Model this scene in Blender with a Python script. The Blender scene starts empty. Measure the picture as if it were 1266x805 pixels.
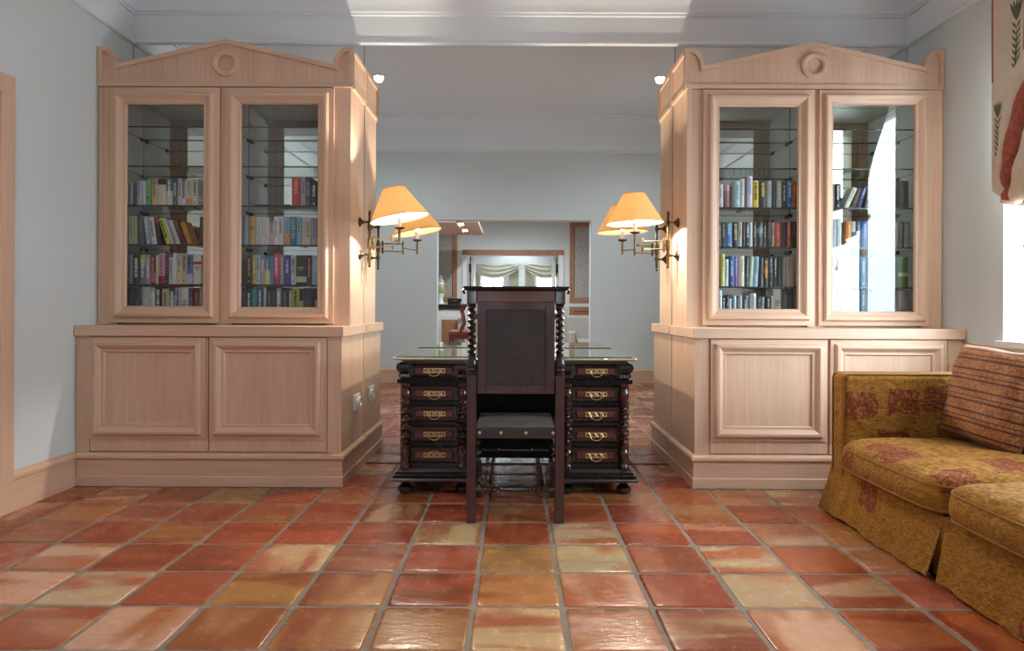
import bpy, bmesh, math, random
from mathutils import Vector, Matrix
random.seed(7)
PI = math.pi
S = bpy.context.scene
COL = S.collection

# ------------------------------------------------------------------ helpers
def lin(c):
    c = c / 255.0
    return c / 12.92 if c <= 0.04045 else ((c + 0.055) / 1.055) ** 2.4
def rgb(r, g=None, b=None):
    if isinstance(r, str):
        h = r
        if len(h) == 3: h = ''.join(x * 2 for x in h)
        r, g, b = int(h[0:2], 16), int(h[2:4], 16), int(h[4:6], 16)
    return (lin(r), lin(g), lin(b), 1.0)

class MB:
    """collects shapes into one bmesh; build() links them as ONE mesh object"""
    def __init__(self):
        self.bm = bmesh.new()
        self.mi = 0
    def face(self, vs, mi=None):
        try:
            f = self.bm.faces.new(vs)
            f.material_index = self.mi if mi is None else mi
            return f
        except ValueError:
            return None
    def box(self, x0, x1, y0, y1, z0, z1, bev=0.0, seg=2):
        x0, x1 = min(x0, x1), max(x0, x1); y0, y1 = min(y0, y1), max(y0, y1); z0, z1 = min(z0, z1), max(z0, z1)
        v = [self.bm.verts.new(p) for p in ((x0,y0,z0),(x1,y0,z0),(x1,y1,z0),(x0,y1,z0),(x0,y0,z1),(x1,y0,z1),(x1,y1,z1),(x0,y1,z1))]
        fs = [self.face([v[i] for i in q]) for q in ((3,2,1,0),(4,5,6,7),(0,1,5,4),(1,2,6,5),(2,3,7,6),(3,0,4,7))]
        if bev > 0:
            es = list({e for f in fs for e in f.edges})
            r = bmesh.ops.bevel(self.bm, geom=es, offset=bev, segments=seg, affect='EDGES', profile=0.5)
            for f in r['faces']: f.material_index = self.mi
        return v
    def loops(self, rings, closed_ring=True, cap=(True, True), closed_path=False):
        R = [[self.bm.verts.new(p) for p in r] for r in rings]
        n = len(R[0]); m = len(R)
        for i in range(m if closed_path else m - 1):
            a, b = R[i], R[(i + 1) % m]
            for j in range(n if closed_ring else n - 1):
                k = (j + 1) % n
                self.face([a[j], a[k], b[k], b[j]])
        if not closed_path and closed_ring:
            if cap[0]: self.face(list(reversed(R[0])))
            if cap[1]: self.face(R[-1])
        return R
    def prism(self, pts, axis, a, b):
        """polygon pts (2-D) extruded along axis from a to b; x:(y,z)  y:(x,z)  z:(x,y)"""
        def P(p, t):
            return {'x': (t, p[0], p[1]), 'y': (p[0], t, p[1]), 'z': (p[0], p[1], t)}[axis]
        return self.loops([[P(p, a) for p in pts], [P(p, b) for p in pts]])
    def lathe(self, c, prof, seg=20, axis='z', cap=(True, True)):
        rings = []
        for r, h in prof:
            ring = []
            for i in range(seg):
                t = 2 * PI * i / seg; u, v = r * math.cos(t), r * math.sin(t)
                if axis == 'z': p = (c[0] + u, c[1] + v, c[2] + h)
                elif axis == 'x': p = (c[0] + h, c[1] + u, c[2] + v)
                else: p = (c[0] + v, c[1] + h, c[2] + u)
                ring.append(p)
            rings.append(ring)
        return self.loops(rings, cap=cap)
    def tube(self, path, r, seg=10, cap=True, closed=False):
        path = [Vector(p) for p in path]; n = len(path)
        rr = r if isinstance(r, (list, tuple)) else [r] * n
        rings = []; up = None
        for i, p in enumerate(path):
            if closed: d = path[(i + 1) % n] - path[i - 1]
            elif i == 0: d = path[1] - p
            elif i == n - 1: d = p - path[i - 1]
            else: d = (path[i + 1] - p).normalized() + (p - path[i - 1]).normalized()
            if d.length < 1e-9: d = Vector((0, 0, 1))
            d.normalize()
            if up is None:
                up = Vector((0, 0, 1)) if abs(d.z) < 0.9 else Vector((1, 0, 0))
            s = d.cross(up)
            if s.length < 1e-6: s = d.cross(Vector((0, 1, 0)))
            s.normalize(); up = s.cross(d).normalized()
            rings.append([p + s * (rr[i] * math.cos(2 * PI * k / seg)) + up * (rr[i] * math.sin(2 * PI * k / seg)) for k in range(seg)])
        self.loops(rings, cap=(cap, cap), closed_path=closed)
    def twist(self, c, r, off, z0, z1, turns, seg=16, n=None, axis='z'):
        """barley-twist rod"""
        n = n or max(8, int(turns * 14)); rings = []
        for i in range(n + 1):
            t = i / n; a = 2 * PI * turns * t
            o = off * min(1, t * n / 3, (1 - t) * n / 3)
            h = z0 + (z1 - z0) * t
            ring = []
            for k in range(seg):
                b = 2 * PI * k / seg
                u, v = o * math.cos(a) + r * math.cos(b), o * math.sin(a) + r * math.sin(b)
                ring.append((c[0] + u, c[1] + v, c[2] + h) if axis == 'z' else (c[0] + h, c[1] + u, c[2] + v))
            rings.append(ring)
        self.loops(rings)
    def sphere(self, c, r, seg=16, rings=10, sc=(1, 1, 1)):
        R = []
        for i in range(rings + 1):
            t = PI * i / rings
            rr = max(1e-4, math.sin(t)) * r
            R.append([(c[0] + rr * math.cos(2 * PI * k / seg) * sc[0], c[1] + rr * math.sin(2 * PI * k / seg) * sc[1], c[2] - r * math.cos(t) * sc[2]) for k in range(seg)])
        self.loops(R)
    def frame(self, x0, x1, z0, z1, yf, prof, mh=None, mv=None, zbot=None):
        """mitred moulding round a rectangle in the XZ plane, facing -Y; prof = closed list of (inset, out)"""
        loops = []
        for ins, out in prof:
            zb = z0 + (ins if zbot is None else zbot + ins)
            loops.append([self.bm.verts.new(p) for p in ((x0 + ins, yf - out, zb), (x1 - ins, yf - out, zb), (x1 - ins, yf - out, z1 - ins), (x0 + ins, yf - out, z1 - ins))])
        n = len(loops)
        for i in range(n):
            a, b = loops[i], loops[(i + 1) % n]
            for j in range(4):
                k = (j + 1) % 4
                m = self.mi
                if mh is not None: m = mh if j in (0, 2) else mv
                self.face([a[j], a[k], b[k], b[j]], m)
    def ripple(self, x0, x1, z0, z1, yf, amp, pitch, yb):
        """upright ripple (reeded) strip facing -Y"""
        n = max(2, int(round((x1 - x0) / pitch))); pts = []
        for i in range(n):
            for t, a in ((0, 0), (0.3, 0.85), (0.5, 1), (0.7, 0.85)):
                pts.append((x0 + (x1 - x0) * (i + t) / n, yf - amp * a))
        pts.append((x1, yf)); pts += [(x1, yb), (x0, yb)]
        self.prism(pts, 'z', z0, z1)
    def build(self, name, mats, parent=None, smooth=35, base=None):
        bmesh.ops.recalc_face_normals(self.bm, faces=self.bm.faces[:])
        me = bpy.data.meshes.new(name)
        if base is None and parent is not None and parent.get('_base') is not None:
            base = Vector(parent['_base'])
        if base is not None:
            bmesh.ops.translate(self.bm, verts=self.bm.verts[:], vec=-Vector(base))
        self.bm.to_mesh(me); self.bm.free()
        for m in (mats if isinstance(mats, (list, tuple)) else [mats]): me.materials.append(m)
        if smooth:
            me.shade_smooth(); me.set_sharp_from_angle(angle=math.radians(smooth))
        o = bpy.data.objects.new(name, me); COL.objects.link(o)
        if smooth and len(me.polygons) < 6000:
            wn = o.modifiers.new('face_weighted_normals', 'WEIGHTED_NORMAL'); wn.keep_sharp = True; wn.weight = 80
        if parent is not None:
            o.parent = parent
            if base is not None: o['_base'] = list(base)
        elif base is not None:
            o.location = base; o['_base'] = list(base)
        return o

def thing(name, label, cat, loc=(0, 0, 0), group=None, rotz=0):
    o = bpy.data.objects.new(name, None); COL.objects.link(o)
    o.empty_display_size = 0.05
    o.location = loc; o.rotation_euler = (0, 0, rotz)
    o['label'] = label; o['category'] = cat; o['_base'] = list(loc)
    if group: o['group'] = group
    return o
def tag(o, label, cat, group=None):
    o['label'] = label; o['category'] = cat
    if group: o['group'] = group
    return o
def struct(o, label=None):
    o['kind'] = 'structure'
    if label: o['label'] = label
    return o

# ------------------------------------------------------------------ materials
def mat(name):
    m = bpy.data.materials.new(name); m.use_nodes = True
    nt = m.node_tree; b = nt.nodes['Principled BSDF']
    return m, nt, b
def nd(nt, t, **kw):
    n = nt.nodes.new(t)
    for k, v in kw.items():
        if k.startswith('i_'): n.inputs[k[2:].replace('_', ' ')].default_value = v
        else: setattr(n, k, v)
    return n
def P(name, col, rough=0.5, metal=0.0, var=0.0, vscale=(8, 8, 8), bump=0.0, bscale=60, coat=0.0, spec=None):
    m, nt, b = mat(name)
    b.inputs['Base Color'].default_value = col; b.inputs['Roughness'].default_value = rough; b.inputs['Metallic'].default_value = metal
    if coat: b.inputs['Coat Weight'].default_value = coat; b.inputs['Coat Roughness'].default_value = 0.08
    if spec is not None: b.inputs['Specular IOR Level'].default_value = spec
    tc = nd(nt, 'ShaderNodeTexCoord')
    if var:
        mp = nd(nt, 'ShaderNodeMapping'); mp.inputs['Scale'].default_value = vscale
        nt.links.new(tc.outputs['Object'], mp.inputs['Vector'])
        n = nd(nt, 'ShaderNodeTexNoise', i_Scale=1.0, i_Detail=5.0, i_Roughness=0.6)
        nt.links.new(mp.outputs[0], n.inputs['Vector'])
        r = nd(nt, 'ShaderNodeMapRange'); r.inputs[1].default_value = 0.25; r.inputs[2].default_value = 0.75
        r.inputs[3].default_value = 1 - var; r.inputs[4].default_value = 1 + var
        nt.links.new(n.outputs['Fac'], r.inputs[0])
        mx = nd(nt, 'ShaderNodeVectorMath', operation='SCALE'); mx.inputs[0].default_value = col[:3]
        nt.links.new(r.outputs[0], mx.inputs['Scale']); nt.links.new(mx.outputs[0], b.inputs['Base Color'])
    if bump:
        n2 = nd(nt, 'ShaderNodeTexNoise', i_Scale=float(bscale), i_Detail=4.0)
        nt.links.new(tc.outputs['Object'], n2.inputs['Vector'])
        bp = nd(nt, 'ShaderNodeBump', i_Strength=bump, i_Distance=0.004)
        nt.links.new(n2.outputs['Fac'], bp.inputs['Height']); nt.links.new(bp.outputs[0], b.inputs['Normal'])
    return m
def wood(name, c1, c2, grain, rough=0.45, fine=70, coarse=5, amp=1.0, coat=0.0):
    """grain: axis the fibres run along"""
    m, nt, b = mat(name)
    tc = nd(nt, 'ShaderNodeTexCoord')
    def noise(sc, long, detail, dist=0.0):
        mp = nd(nt, 'ShaderNodeMapping')
        v = [sc, sc, sc]; v['xyz'.index(grain)] = long
        mp.inputs['Scale'].default_value = v
        nt.links.new(tc.outputs['Object'], mp.inputs['Vector'])
        n = nd(nt, 'ShaderNodeTexNoise', i_Scale=1.0, i_Detail=detail, i_Roughness=0.6, i_Distortion=dist)
        nt.links.new(mp.outputs[0], n.inputs['Vector']); return n
    a = noise(fine, 2.0, 3.0); c = noise(coarse, 0.35, 3.0, 0.6)
    ad = nd(nt, 'ShaderNodeMath', operation='ADD'); nt.links.new(a.outputs['Fac'], ad.inputs[0]); nt.links.new(c.outputs['Fac'], ad.inputs[1])
    r = nd(nt, 'ShaderNodeMapRange'); r.inputs[1].default_value = 0.72; r.inputs[2].default_value = 1.28
    nt.links.new(ad.outputs[0], r.inputs[0])
    mx = nd(nt, 'ShaderNodeMix', data_type='RGBA'); mx.inputs[6].default_value = c1; mx.inputs[7].default_value = c2
    nt.links.new(r.outputs[0], mx.inputs[0]); nt.links.new(mx.outputs[2], b.inputs['Base Color'])
    b.inputs['Roughness'].default_value = rough
    if coat: b.inputs['Coat Weight'].default_value = coat; b.inputs['Coat Roughness'].default_value = 0.12
    bp = nd(nt, 'ShaderNodeBump', i_Strength=0.08 * amp, i_Distance=0.002)
    nt.links.new(a.outputs['Fac'], bp.inputs['Height']); nt.links.new(bp.outputs[0], b.inputs['Normal'])
    return m
def emit(name, col, strength):
    m, nt, b = mat(name); nt.nodes.remove(b)
    e = nd(nt, 'ShaderNodeEmission'); e.inputs[0].default_value = col; e.inputs[1].default_value = strength
    nt.links.new(e.outputs[0], nt.nodes['Material Output'].inputs[0]); return m

M = {}
WA, WB = rgb(222, 188, 162), rgb(202, 165, 139)
M['wood_v'] = wood('limed_beech_upright', WA, WB, 'z')
M['wood_h'] = wood('limed_beech_level', WA, WB, 'x')
M['wood_y'] = wood('limed_beech_side', WA, WB, 'y')
M['mahog'] = wood('mahogany', rgb(108, 46, 32), rgb(64, 25, 18), 'x', 0.4, 60, 8, coat=0.08)
M['mahog_v'] = wood('mahogany_upright', rgb(72, 28, 24), rgb(38, 14, 13), 'z', 0.4, 60, 8, coat=0.08)
M['turned'] = wood('turned_mahogany', rgb(78, 34, 28), rgb(42, 17, 15), 'z', 0.25, 60, 8, coat=0.6)
M['ebony'] = wood('dark_stained_oak', rgb(33, 18, 18), rgb(15, 9, 9), 'z', 0.28, 60, 8, coat=0.4)
M['brass'] = P('antique_brass', rgb(88, 76, 54), 0.38, 0.9, var=0.15, vscale=(60, 60, 60))
M['brass_pale'] = P('polished_brass', rgb(128, 116, 90), 0.28, 0.9)
M['brass_dark'] = P('dark_bronze', rgb(88, 76, 60), 0.4, 0.9)
M['wall'] = P('wall_paint', rgb(214, 222, 224), 0.7, var=0.02, vscale=(2, 2, 2), bump=0.05, bscale=120)
M['ceil'] = P('ceiling_paint', rgb(234, 239, 244), 0.8)
M['white'] = P('white_lacquer', rgb(232, 234, 233), 0.45)
M['white_gloss'] = P('white_plastic', rgb(235, 235, 232), 0.3)
M['black'] = P('black_matter', rgb(16, 16, 17), 0.5)
M['leather'] = P('dark_leather', rgb(46, 33, 32), 0.42, var=0.35, vscale=(14, 14, 14), bump=0.6, bscale=40)
M['leather_seat'] = P('embossed_leather', rgb(74, 70, 74), 0.28, var=0.5, vscale=(40, 40, 40), bump=0.8, bscale=70)

# mirror
m, nt, b = mat('silvered_mirror'); nt.nodes.remove(b)
g = nd(nt, 'ShaderNodeBsdfGlossy'); g.inputs['Color'].default_value = (0.84, 0.87, 0.855, 1); g.inputs['Roughness'].default_value = 0.0
nt.links.new(g.outputs[0], nt.nodes['Material Output'].inputs[0]); M['mirror'] = m
# window / cabinet glass: clear, with its own surface reflections
def glassmat(name, tint, f=1.0):
    m, nt, b = mat(name); nt.nodes.remove(b)
    t = nd(nt, 'ShaderNodeBsdfTransparent'); t.inputs[0].default_value = tint
    g = nd(nt, 'ShaderNodeBsdfGlossy'); g.inputs['Roughness'].default_value = 0.0; g.inputs[0].default_value = (1, 1, 1, 1)
    fr = nd(nt, 'ShaderNodeFresnel'); fr.inputs[0].default_value = 1.5
    ml = nd(nt, 'ShaderNodeMath', operation='MULTIPLY'); ml.inputs[1].default_value = f
    gm = nd(nt, 'ShaderNodeNewGeometry'); iv = nd(nt, 'ShaderNodeMath', operation='SUBTRACT'); iv.inputs[0].default_value = 1.0; nt.links.new(gm.outputs['Backfacing'], iv.inputs[1])
    mm = nd(nt, 'ShaderNodeMath', operation='MULTIPLY'); nt.links.new(fr.outputs[0], mm.inputs[0]); nt.links.new(iv.outputs[0], mm.inputs[1])
    nt.links.new(mm.outputs[0], ml.inputs[0]); ml.use_clamp = True
    mx = nd(nt, 'ShaderNodeMixShader'); nt.links.new(ml.outputs[0], mx.inputs[0])
    nt.links.new(t.outputs[0], mx.inputs[1]); nt.links.new(g.outputs[0], mx.inputs[2])
    nt.links.new(mx.outputs[0], nt.nodes['Material Output'].inputs[0]); return m
M['glass'] = glassmat('clear_glass', (0.965, 0.983, 0.975, 1), 1.5)
M['glass_shelf'] = glassmat('shelf_glass', (0.95, 0.978, 0.965, 1), 1.6)
M['glass_edge'] = P('glass_edge', rgb(14, 26, 24), 0.3)

# lampshade cloth: light soaks through
m, nt, b = mat('lampshade_cloth'); nt.nodes.remove(b)
d = nd(nt, 'ShaderNodeBsdfDiffuse'); d.inputs[0].default_value = rgb(232, 190, 140)
t = nd(nt, 'ShaderNodeBsdfTranslucent'); t.inputs[0].default_value = rgb(214, 186, 142)
mx = nd(nt, 'ShaderNodeMixShader'); mx.inputs[0].default_value = 0.5
nt.links.new(d.outputs[0], mx.inputs[1]); nt.links.new(t.outputs[0], mx.inputs[2])
nt.links.new(mx.outputs[0], nt.nodes['Material Output'].inputs[0]); M['shade'] = m
m, nt, b = mat('shade_lining'); nt.nodes.remove(b)
d = nd(nt, 'ShaderNodeBsdfDiffuse'); d.inputs[0].default_value = rgb(240, 226, 205)
t = nd(nt, 'ShaderNodeBsdfTranslucent'); t.inputs[0].default_value = rgb(236, 214, 180)
mx = nd(nt, 'ShaderNodeMixShader'); mx.inputs[0].default_value = 0.45
nt.links.new(d.outputs[0], mx.inputs[1]); nt.links.new(t.outputs[0], mx.inputs[2])
nt.links.new(mx.outputs[0], nt.nodes['Material Output'].inputs[0]); M['lining'] = m
M['gilt'] = P('gilt_brass', rgb(206, 180, 128), 0.32, 0.55)
M['dark_board'] = P('dark_board', rgb(20, 13, 13), 0.75)
M['bulb'] = emit('lamp_bulb', (1, 0.82, 0.55, 1), 25)
M['spot_glow'] = emit('spot_glow', (0.93, 0.97, 1, 1), 60)
M['sky'] = emit('overcast_sky', (0.86, 0.94, 1, 1), 5)

# terracotta tiles: every tile carries its own two clay colours as attributes
m, nt, b = mat('terracotta_tiles')
tc = nd(nt, 'ShaderNodeTexCoord')
A1 = nd(nt, 'ShaderNodeAttribute', attribute_name='clay_a'); A2 = nd(nt, 'ShaderNodeAttribute', attribute_name='clay_b'); A3 = nd(nt, 'ShaderNodeAttribute', attribute_name='tile_seed')
sc = nd(nt, 'ShaderNodeVectorMath', operation='SCALE', i_Scale=37.0); nt.links.new(A3.outputs['Vector'], sc.inputs[0])
ad = nd(nt, 'ShaderNodeVectorMath', operation='ADD'); nt.links.new(tc.outputs['Object'], ad.inputs[0]); nt.links.new(sc.outputs[0], ad.inputs[1])
mp = nd(nt, 'ShaderNodeMapping'); mp.inputs['Scale'].default_value = (1.6, 6.0, 3); nt.links.new(ad.outputs[0], mp.inputs['Vector'])
na = nd(nt, 'ShaderNodeTexNoise', i_Scale=1.0, i_Detail=2.0, i_Roughness=0.45, i_Distortion=0.5); nt.links.new(mp.outputs[0], na.inputs['Vector'])
mpv = nd(nt, 'ShaderNodeMapping'); mpv.inputs['Scale'].default_value = (5.5, 1.8, 3); nt.links.new(ad.outputs[0], mpv.inputs['Vector'])
nv = nd(nt, 'ShaderNodeTexNoise', i_Scale=1.0, i_Detail=2.0, i_Roughness=0.45, i_Distortion=0.5); nt.links.new(mpv.outputs[0], nv.inputs['Vector'])
sep = nd(nt, 'ShaderNodeSeparateXYZ'); nt.links.new(A3.outputs['Vector'], sep.inputs[0])
gtt = nd(nt, 'ShaderNodeMath', operation='GREATER_THAN'); gtt.inputs[1].default_value = 0.6; nt.links.new(sep.outputs[0], gtt.inputs[0])
n1 = nd(nt, 'ShaderNodeMix', data_type='FLOAT'); nt.links.new(gtt.outputs[0], n1.inputs[0]); nt.links.new(na.outputs['Fac'], n1.inputs[2]); nt.links.new(nv.outputs['Fac'], n1.inputs[3])
r1 = nd(nt, 'ShaderNodeMapRange', interpolation_type='SMOOTHSTEP'); r1.inputs[1].default_value = 0.45; r1.inputs[2].default_value = 0.60
nt.links.new(n1.outputs[0], r1.inputs[0])
mx = nd(nt, 'ShaderNodeMix', data_type='RGBA'); nt.links.new(r1.outputs[0], mx.inputs[0]); nt.links.new(A1.outputs['Color'], mx.inputs[6]); nt.links.new(A2.outputs['Color'], mx.inputs[7])
n2 = nd(nt, 'ShaderNodeTexNoise', i_Scale=16.0, i_Detail=5.0, i_Roughness=0.55); nt.links.new(ad.outputs[0], n2.inputs['Vector'])
r2 = nd(nt, 'ShaderNodeMapRange'); r2.inputs[1].default_value = 0.25; r2.inputs[2].default_value = 0.75; r2.inputs[3].default_value = 0.9; r2.inputs[4].default_value = 1.07
nt.links.new(n2.outputs['Fac'], r2.inputs[0])
ms = nd(nt, 'ShaderNodeVectorMath', operation='SCALE'); nt.links.new(mx.outputs[2], ms.inputs[0]); nt.links.new(r2.outputs[0], ms.inputs['Scale'])
nt.links.new(ms.outputs[0], b.inputs['Base Color'])
r3 = nd(nt, 'ShaderNodeMapRange'); r3.inputs[1].default_value = 0.3; r3.inputs[2].default_value = 0.7; r3.inputs[3].default_value = 0.16; r3.inputs[4].default_value = 0.32
nt.links.new(n2.outputs['Fac'], r3.inputs[0]); nt.links.new(r3.outputs[0], b.inputs['Roughness'])
mp2 = nd(nt, 'ShaderNodeMapping'); mp2.inputs['Scale'].default_value = (18, 52, 18); nt.links.new(ad.outputs[0], mp2.inputs['Vector'])
n3 = nd(nt, 'ShaderNodeTexNoise', i_Scale=1.0, i_Detail=5.0, i_Roughness=0.6); nt.links.new(mp2.outputs[0], n3.inputs['Vector'])
bp = nd(nt, 'ShaderNodeBump', i_Strength=0.45, i_Distance=0.004); nt.links.new(n3.outputs['Fac'], bp.inputs['Height']); nt.links.new(bp.outputs[0], b.inputs['Normal'])
M['tile'] = m
M['grout'] = P('grout', rgb(132, 117, 102), 0.9, var=0.2, vscale=(20, 20, 20), bump=0.6, bscale=120)

# sofa chenille
m, nt, b = mat('gold_chenille')
tc = nd(nt, 'ShaderNodeTexCoord')
mp = nd(nt, 'ShaderNodeMapping'); mp.inputs['Scale'].default_value = (38, 38, 210); nt.links.new(tc.outputs['Object'], mp.inputs['Vector'])
n1 = nd(nt, 'ShaderNodeTexNoise', i_Scale=1.0, i_Detail=4.0, i_Roughness=0.7); nt.links.new(mp.outputs[0], n1.inputs['Vector'])
cr = nd(nt, 'ShaderNodeValToRGB'); cr.color_ramp.elements[0].position = 0.30; cr.color_ramp.elements[0].color = rgb(84, 52, 14)
cr.color_ramp.elements[1].position = 0.68; cr.color_ramp.elements[1].color = rgb(168, 116, 42)
nt.links.new(n1.outputs['Fac'], cr.inputs[0])
# woven blocks of maroon
mpb = nd(nt, 'ShaderNodeMapping'); mpb.inputs['Scale'].default_value = (4.6, 4.6, 5.4); mpb.inputs['Location'].default_value = (0.35, 0.42, 0.3); nt.links.new(tc.outputs['Object'], mpb.inputs['Vector'])
vo = nd(nt, 'ShaderNodeTexVoronoi', distance='CHEBYCHEV', i_Scale=1.0, i_Randomness=0.85)
nq = nd(nt, 'ShaderNodeTexNoise', i_Scale=18.0, i_Detail=2.0); nt.links.new(tc.outputs['Object'], nq.inputs['Vector'])
sq = nd(nt, 'ShaderNodeVectorMath', operation='SCALE', i_Scale=0.3); nt.links.new(nq.outputs['Color'], sq.inputs[0])
aq = nd(nt, 'ShaderNodeVectorMath', operation='ADD'); nt.links.new(mpb.outputs[0], aq.inputs[0]); nt.links.new(sq.outputs[0], aq.inputs[1])
nt.links.new(aq.outputs[0], vo.inputs['Vector'])
ls = nd(nt, 'ShaderNodeMath', operation='LESS_THAN'); ls.inputs[1].default_value = 0.34; nt.links.new(vo.outputs['Distance'], ls.inputs[0])
sx = nd(nt, 'ShaderNodeSeparateColor'); nt.links.new(vo.outputs['Color'], sx.inputs[0])
gt = nd(nt, 'ShaderNodeMath', operation='GREATER_THAN'); gt.inputs[1].default_value = 0.52; nt.links.new(sx.outputs[0], gt.inputs[0])
nb = nd(nt, 'ShaderNodeTexNoise', i_Scale=75.0, i_Detail=3.0, i_Roughness=0.7); nt.links.new(tc.outputs['Object'], nb.inputs['Vector'])
rb = nd(nt, 'ShaderNodeMapRange'); rb.inputs[1].default_value = 0.38; rb.inputs[2].default_value = 0.52; rb.inputs[4].default_value = 0.85; nt.links.new(nb.outputs['Fac'], rb.inputs[0])
m1 = nd(nt, 'ShaderNodeMath', operation='MULTIPLY'); nt.links.new(ls.outputs[0], m1.inputs[0]); nt.links.new(gt.outputs[0], m1.inputs[1])
m2 = nd(nt, 'ShaderNodeMath', operation='MULTIPLY'); nt.links.new(m1.outputs[0], m2.inputs[0]); nt.links.new(rb.outputs[0], m2.inputs[1])
mx = nd(nt, 'ShaderNodeMix', data_type='RGBA'); nt.links.new(m2.outputs[0], mx.inputs[0]); nt.links.new(cr.outputs[0], mx.inputs[6]); mx.inputs[7].default_value = rgb(104, 30, 26)
nt.links.new(mx.outputs[2], b.inputs['Base Color']); b.inputs['Roughness'].default_value = 0.85
b.inputs['Sheen Weight'].default_value = 0.04; b.inputs['Specular IOR Level'].default_value = 0.15
bp = nd(nt, 'ShaderNodeBump', i_Strength=0.5, i_Distance=0.003); nt.links.new(n1.outputs['Fac'], bp.inputs['Height'])
nw = nd(nt, 'ShaderNodeTexNoise', i_Scale=7.0, i_Detail=2.0, i_Distortion=1.6); nt.links.new(tc.outputs['Object'], nw.inputs['Vector'])
bp2 = nd(nt, 'ShaderNodeBump', i_Strength=0.6, i_Distance=0.03); nt.links.new(nw.outputs['Fac'], bp2.inputs['Height']); nt.links.new(bp.outputs[0], bp2.inputs['Normal'])
nt.links.new(bp2.outputs[0], b.inputs['Normal']); M['chenille'] = m
M['piping'] = P('gold_piping', rgb(126, 84, 26), 0.8)

# striped cushion
m, nt, b = mat('striped_chenille')
tc = nd(nt, 'ShaderNodeTexCoord'); sp = nd(nt, 'ShaderNodeSeparateXYZ'); nt.links.new(tc.outputs['Object'], sp.inputs[0])
def band(freq, w, ph):
    a = nd(nt, 'ShaderNodeMath', operation='MULTIPLY_ADD'); a.inputs[1].default_value = freq; a.inputs[2].default_value = ph; nt.links.new(sp.outputs[2], a.inputs[0])
    f = nd(nt, 'ShaderNodeMath', operation='FRACT'); nt.links.new(a.outputs[0], f.inputs[0])
    l = nd(nt, 'ShaderNodeMath', operation='LESS_THAN'); l.inputs[1].default_value = w; nt.links.new(f.outputs[0], l.inputs[0]); return l
b1 = band(21.0, 0.2, 0.0); b2 = band(10.5, 0.055, 0.27)
mxx = nd(nt, 'ShaderNodeMath', operation='MAXIMUM'); nt.links.new(b1.outputs[0], mxx.inputs[0]); nt.links.new(b2.outputs[0], mxx.inputs[1])
n1 = nd(nt, 'ShaderNodeTexNoise', i_Scale=90.0, i_Detail=4.0, i_Roughness=0.75); nt.links.new(tc.outputs['Object'], n1.inputs['Vector'])
cr = nd(nt, 'ShaderNodeValToRGB'); cr.color_ramp.elements[0].position = 0.38; cr.color_ramp.elements[0].color = rgb(104, 60, 26); cr.color_ramp.elements[1].position = 0.62; cr.color_ramp.elements[1].color = rgb(176, 112, 56)
nt.links.new(n1.outputs['Fac'], cr.inputs[0])
mx = nd(nt, 'ShaderNodeMix', data_type='RGBA'); nt.links.new(mxx.outputs[0], mx.inputs[0]); nt.links.new(cr.outputs[0], mx.inputs[6]); mx.inputs[7].default_value = rgb(80, 28, 20)
nt.links.new(mx.outputs[2], b.inputs['Base Color']); b.inputs['Roughness'].default_value = 0.7; b.inputs['Sheen Weight'].default_value = 0.08
bp = nd(nt, 'ShaderNodeBump', i_Strength=0.4, i_Distance=0.003); nt.links.new(n1.outputs['Fac'], bp.inputs['Height']); nt.links.new(bp.outputs[0], b.inputs['Normal'])
M['stripe'] = m
M['linen'] = P('cream_linen', rgb(222, 206, 188), 0.85, var=0.05, vscale=(30, 30, 30), bump=0.2, bscale=200)
M['brick'] = P('brick_red_print', rgb(166, 92, 74), 0.85, var=0.4, vscale=(40, 40, 40))
M['olive'] = P('olive_print', rgb(104, 104, 84), 0.85, var=0.15, vscale=(40, 40, 40))
M['damask'] = P('grey_damask', rgb(168, 164, 160), 0.8, var=0.3, vscale=(30, 30, 30))
M['timber'] = wood('oak_trim', rgb(176, 128, 94), rgb(150, 104, 74), 'z', 0.45)
M['redwood'] = wood('red_mahogany', rgb(126, 58, 40), rgb(94, 40, 28), 'z', 0.35)
M['salmon'] = P('salmon_leather', rgb(172, 110, 88), 0.5, var=0.1)
M['pale_fabric'] = P('pale_upholstery', rgb(196, 190, 184), 0.85, var=0.06)
M['greytile'] = P('sage_curtain', rgb(188, 188, 172), 0.85, var=0.12, vscale=(30, 30, 3))
# ------------------------------------------------------------------ the room
XL, XR, YM, YB, ZC = -2.55, 2.62, 4.56, -0.35, 3.67
OXL, OXR, OZ = -1.07, 1.06, 2.255           # opening in the back wall
HY, HZ = -3.98, 3.0                          # hall far wall, hall ceiling
FY = -10.5                                   # far room, window wall

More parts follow.
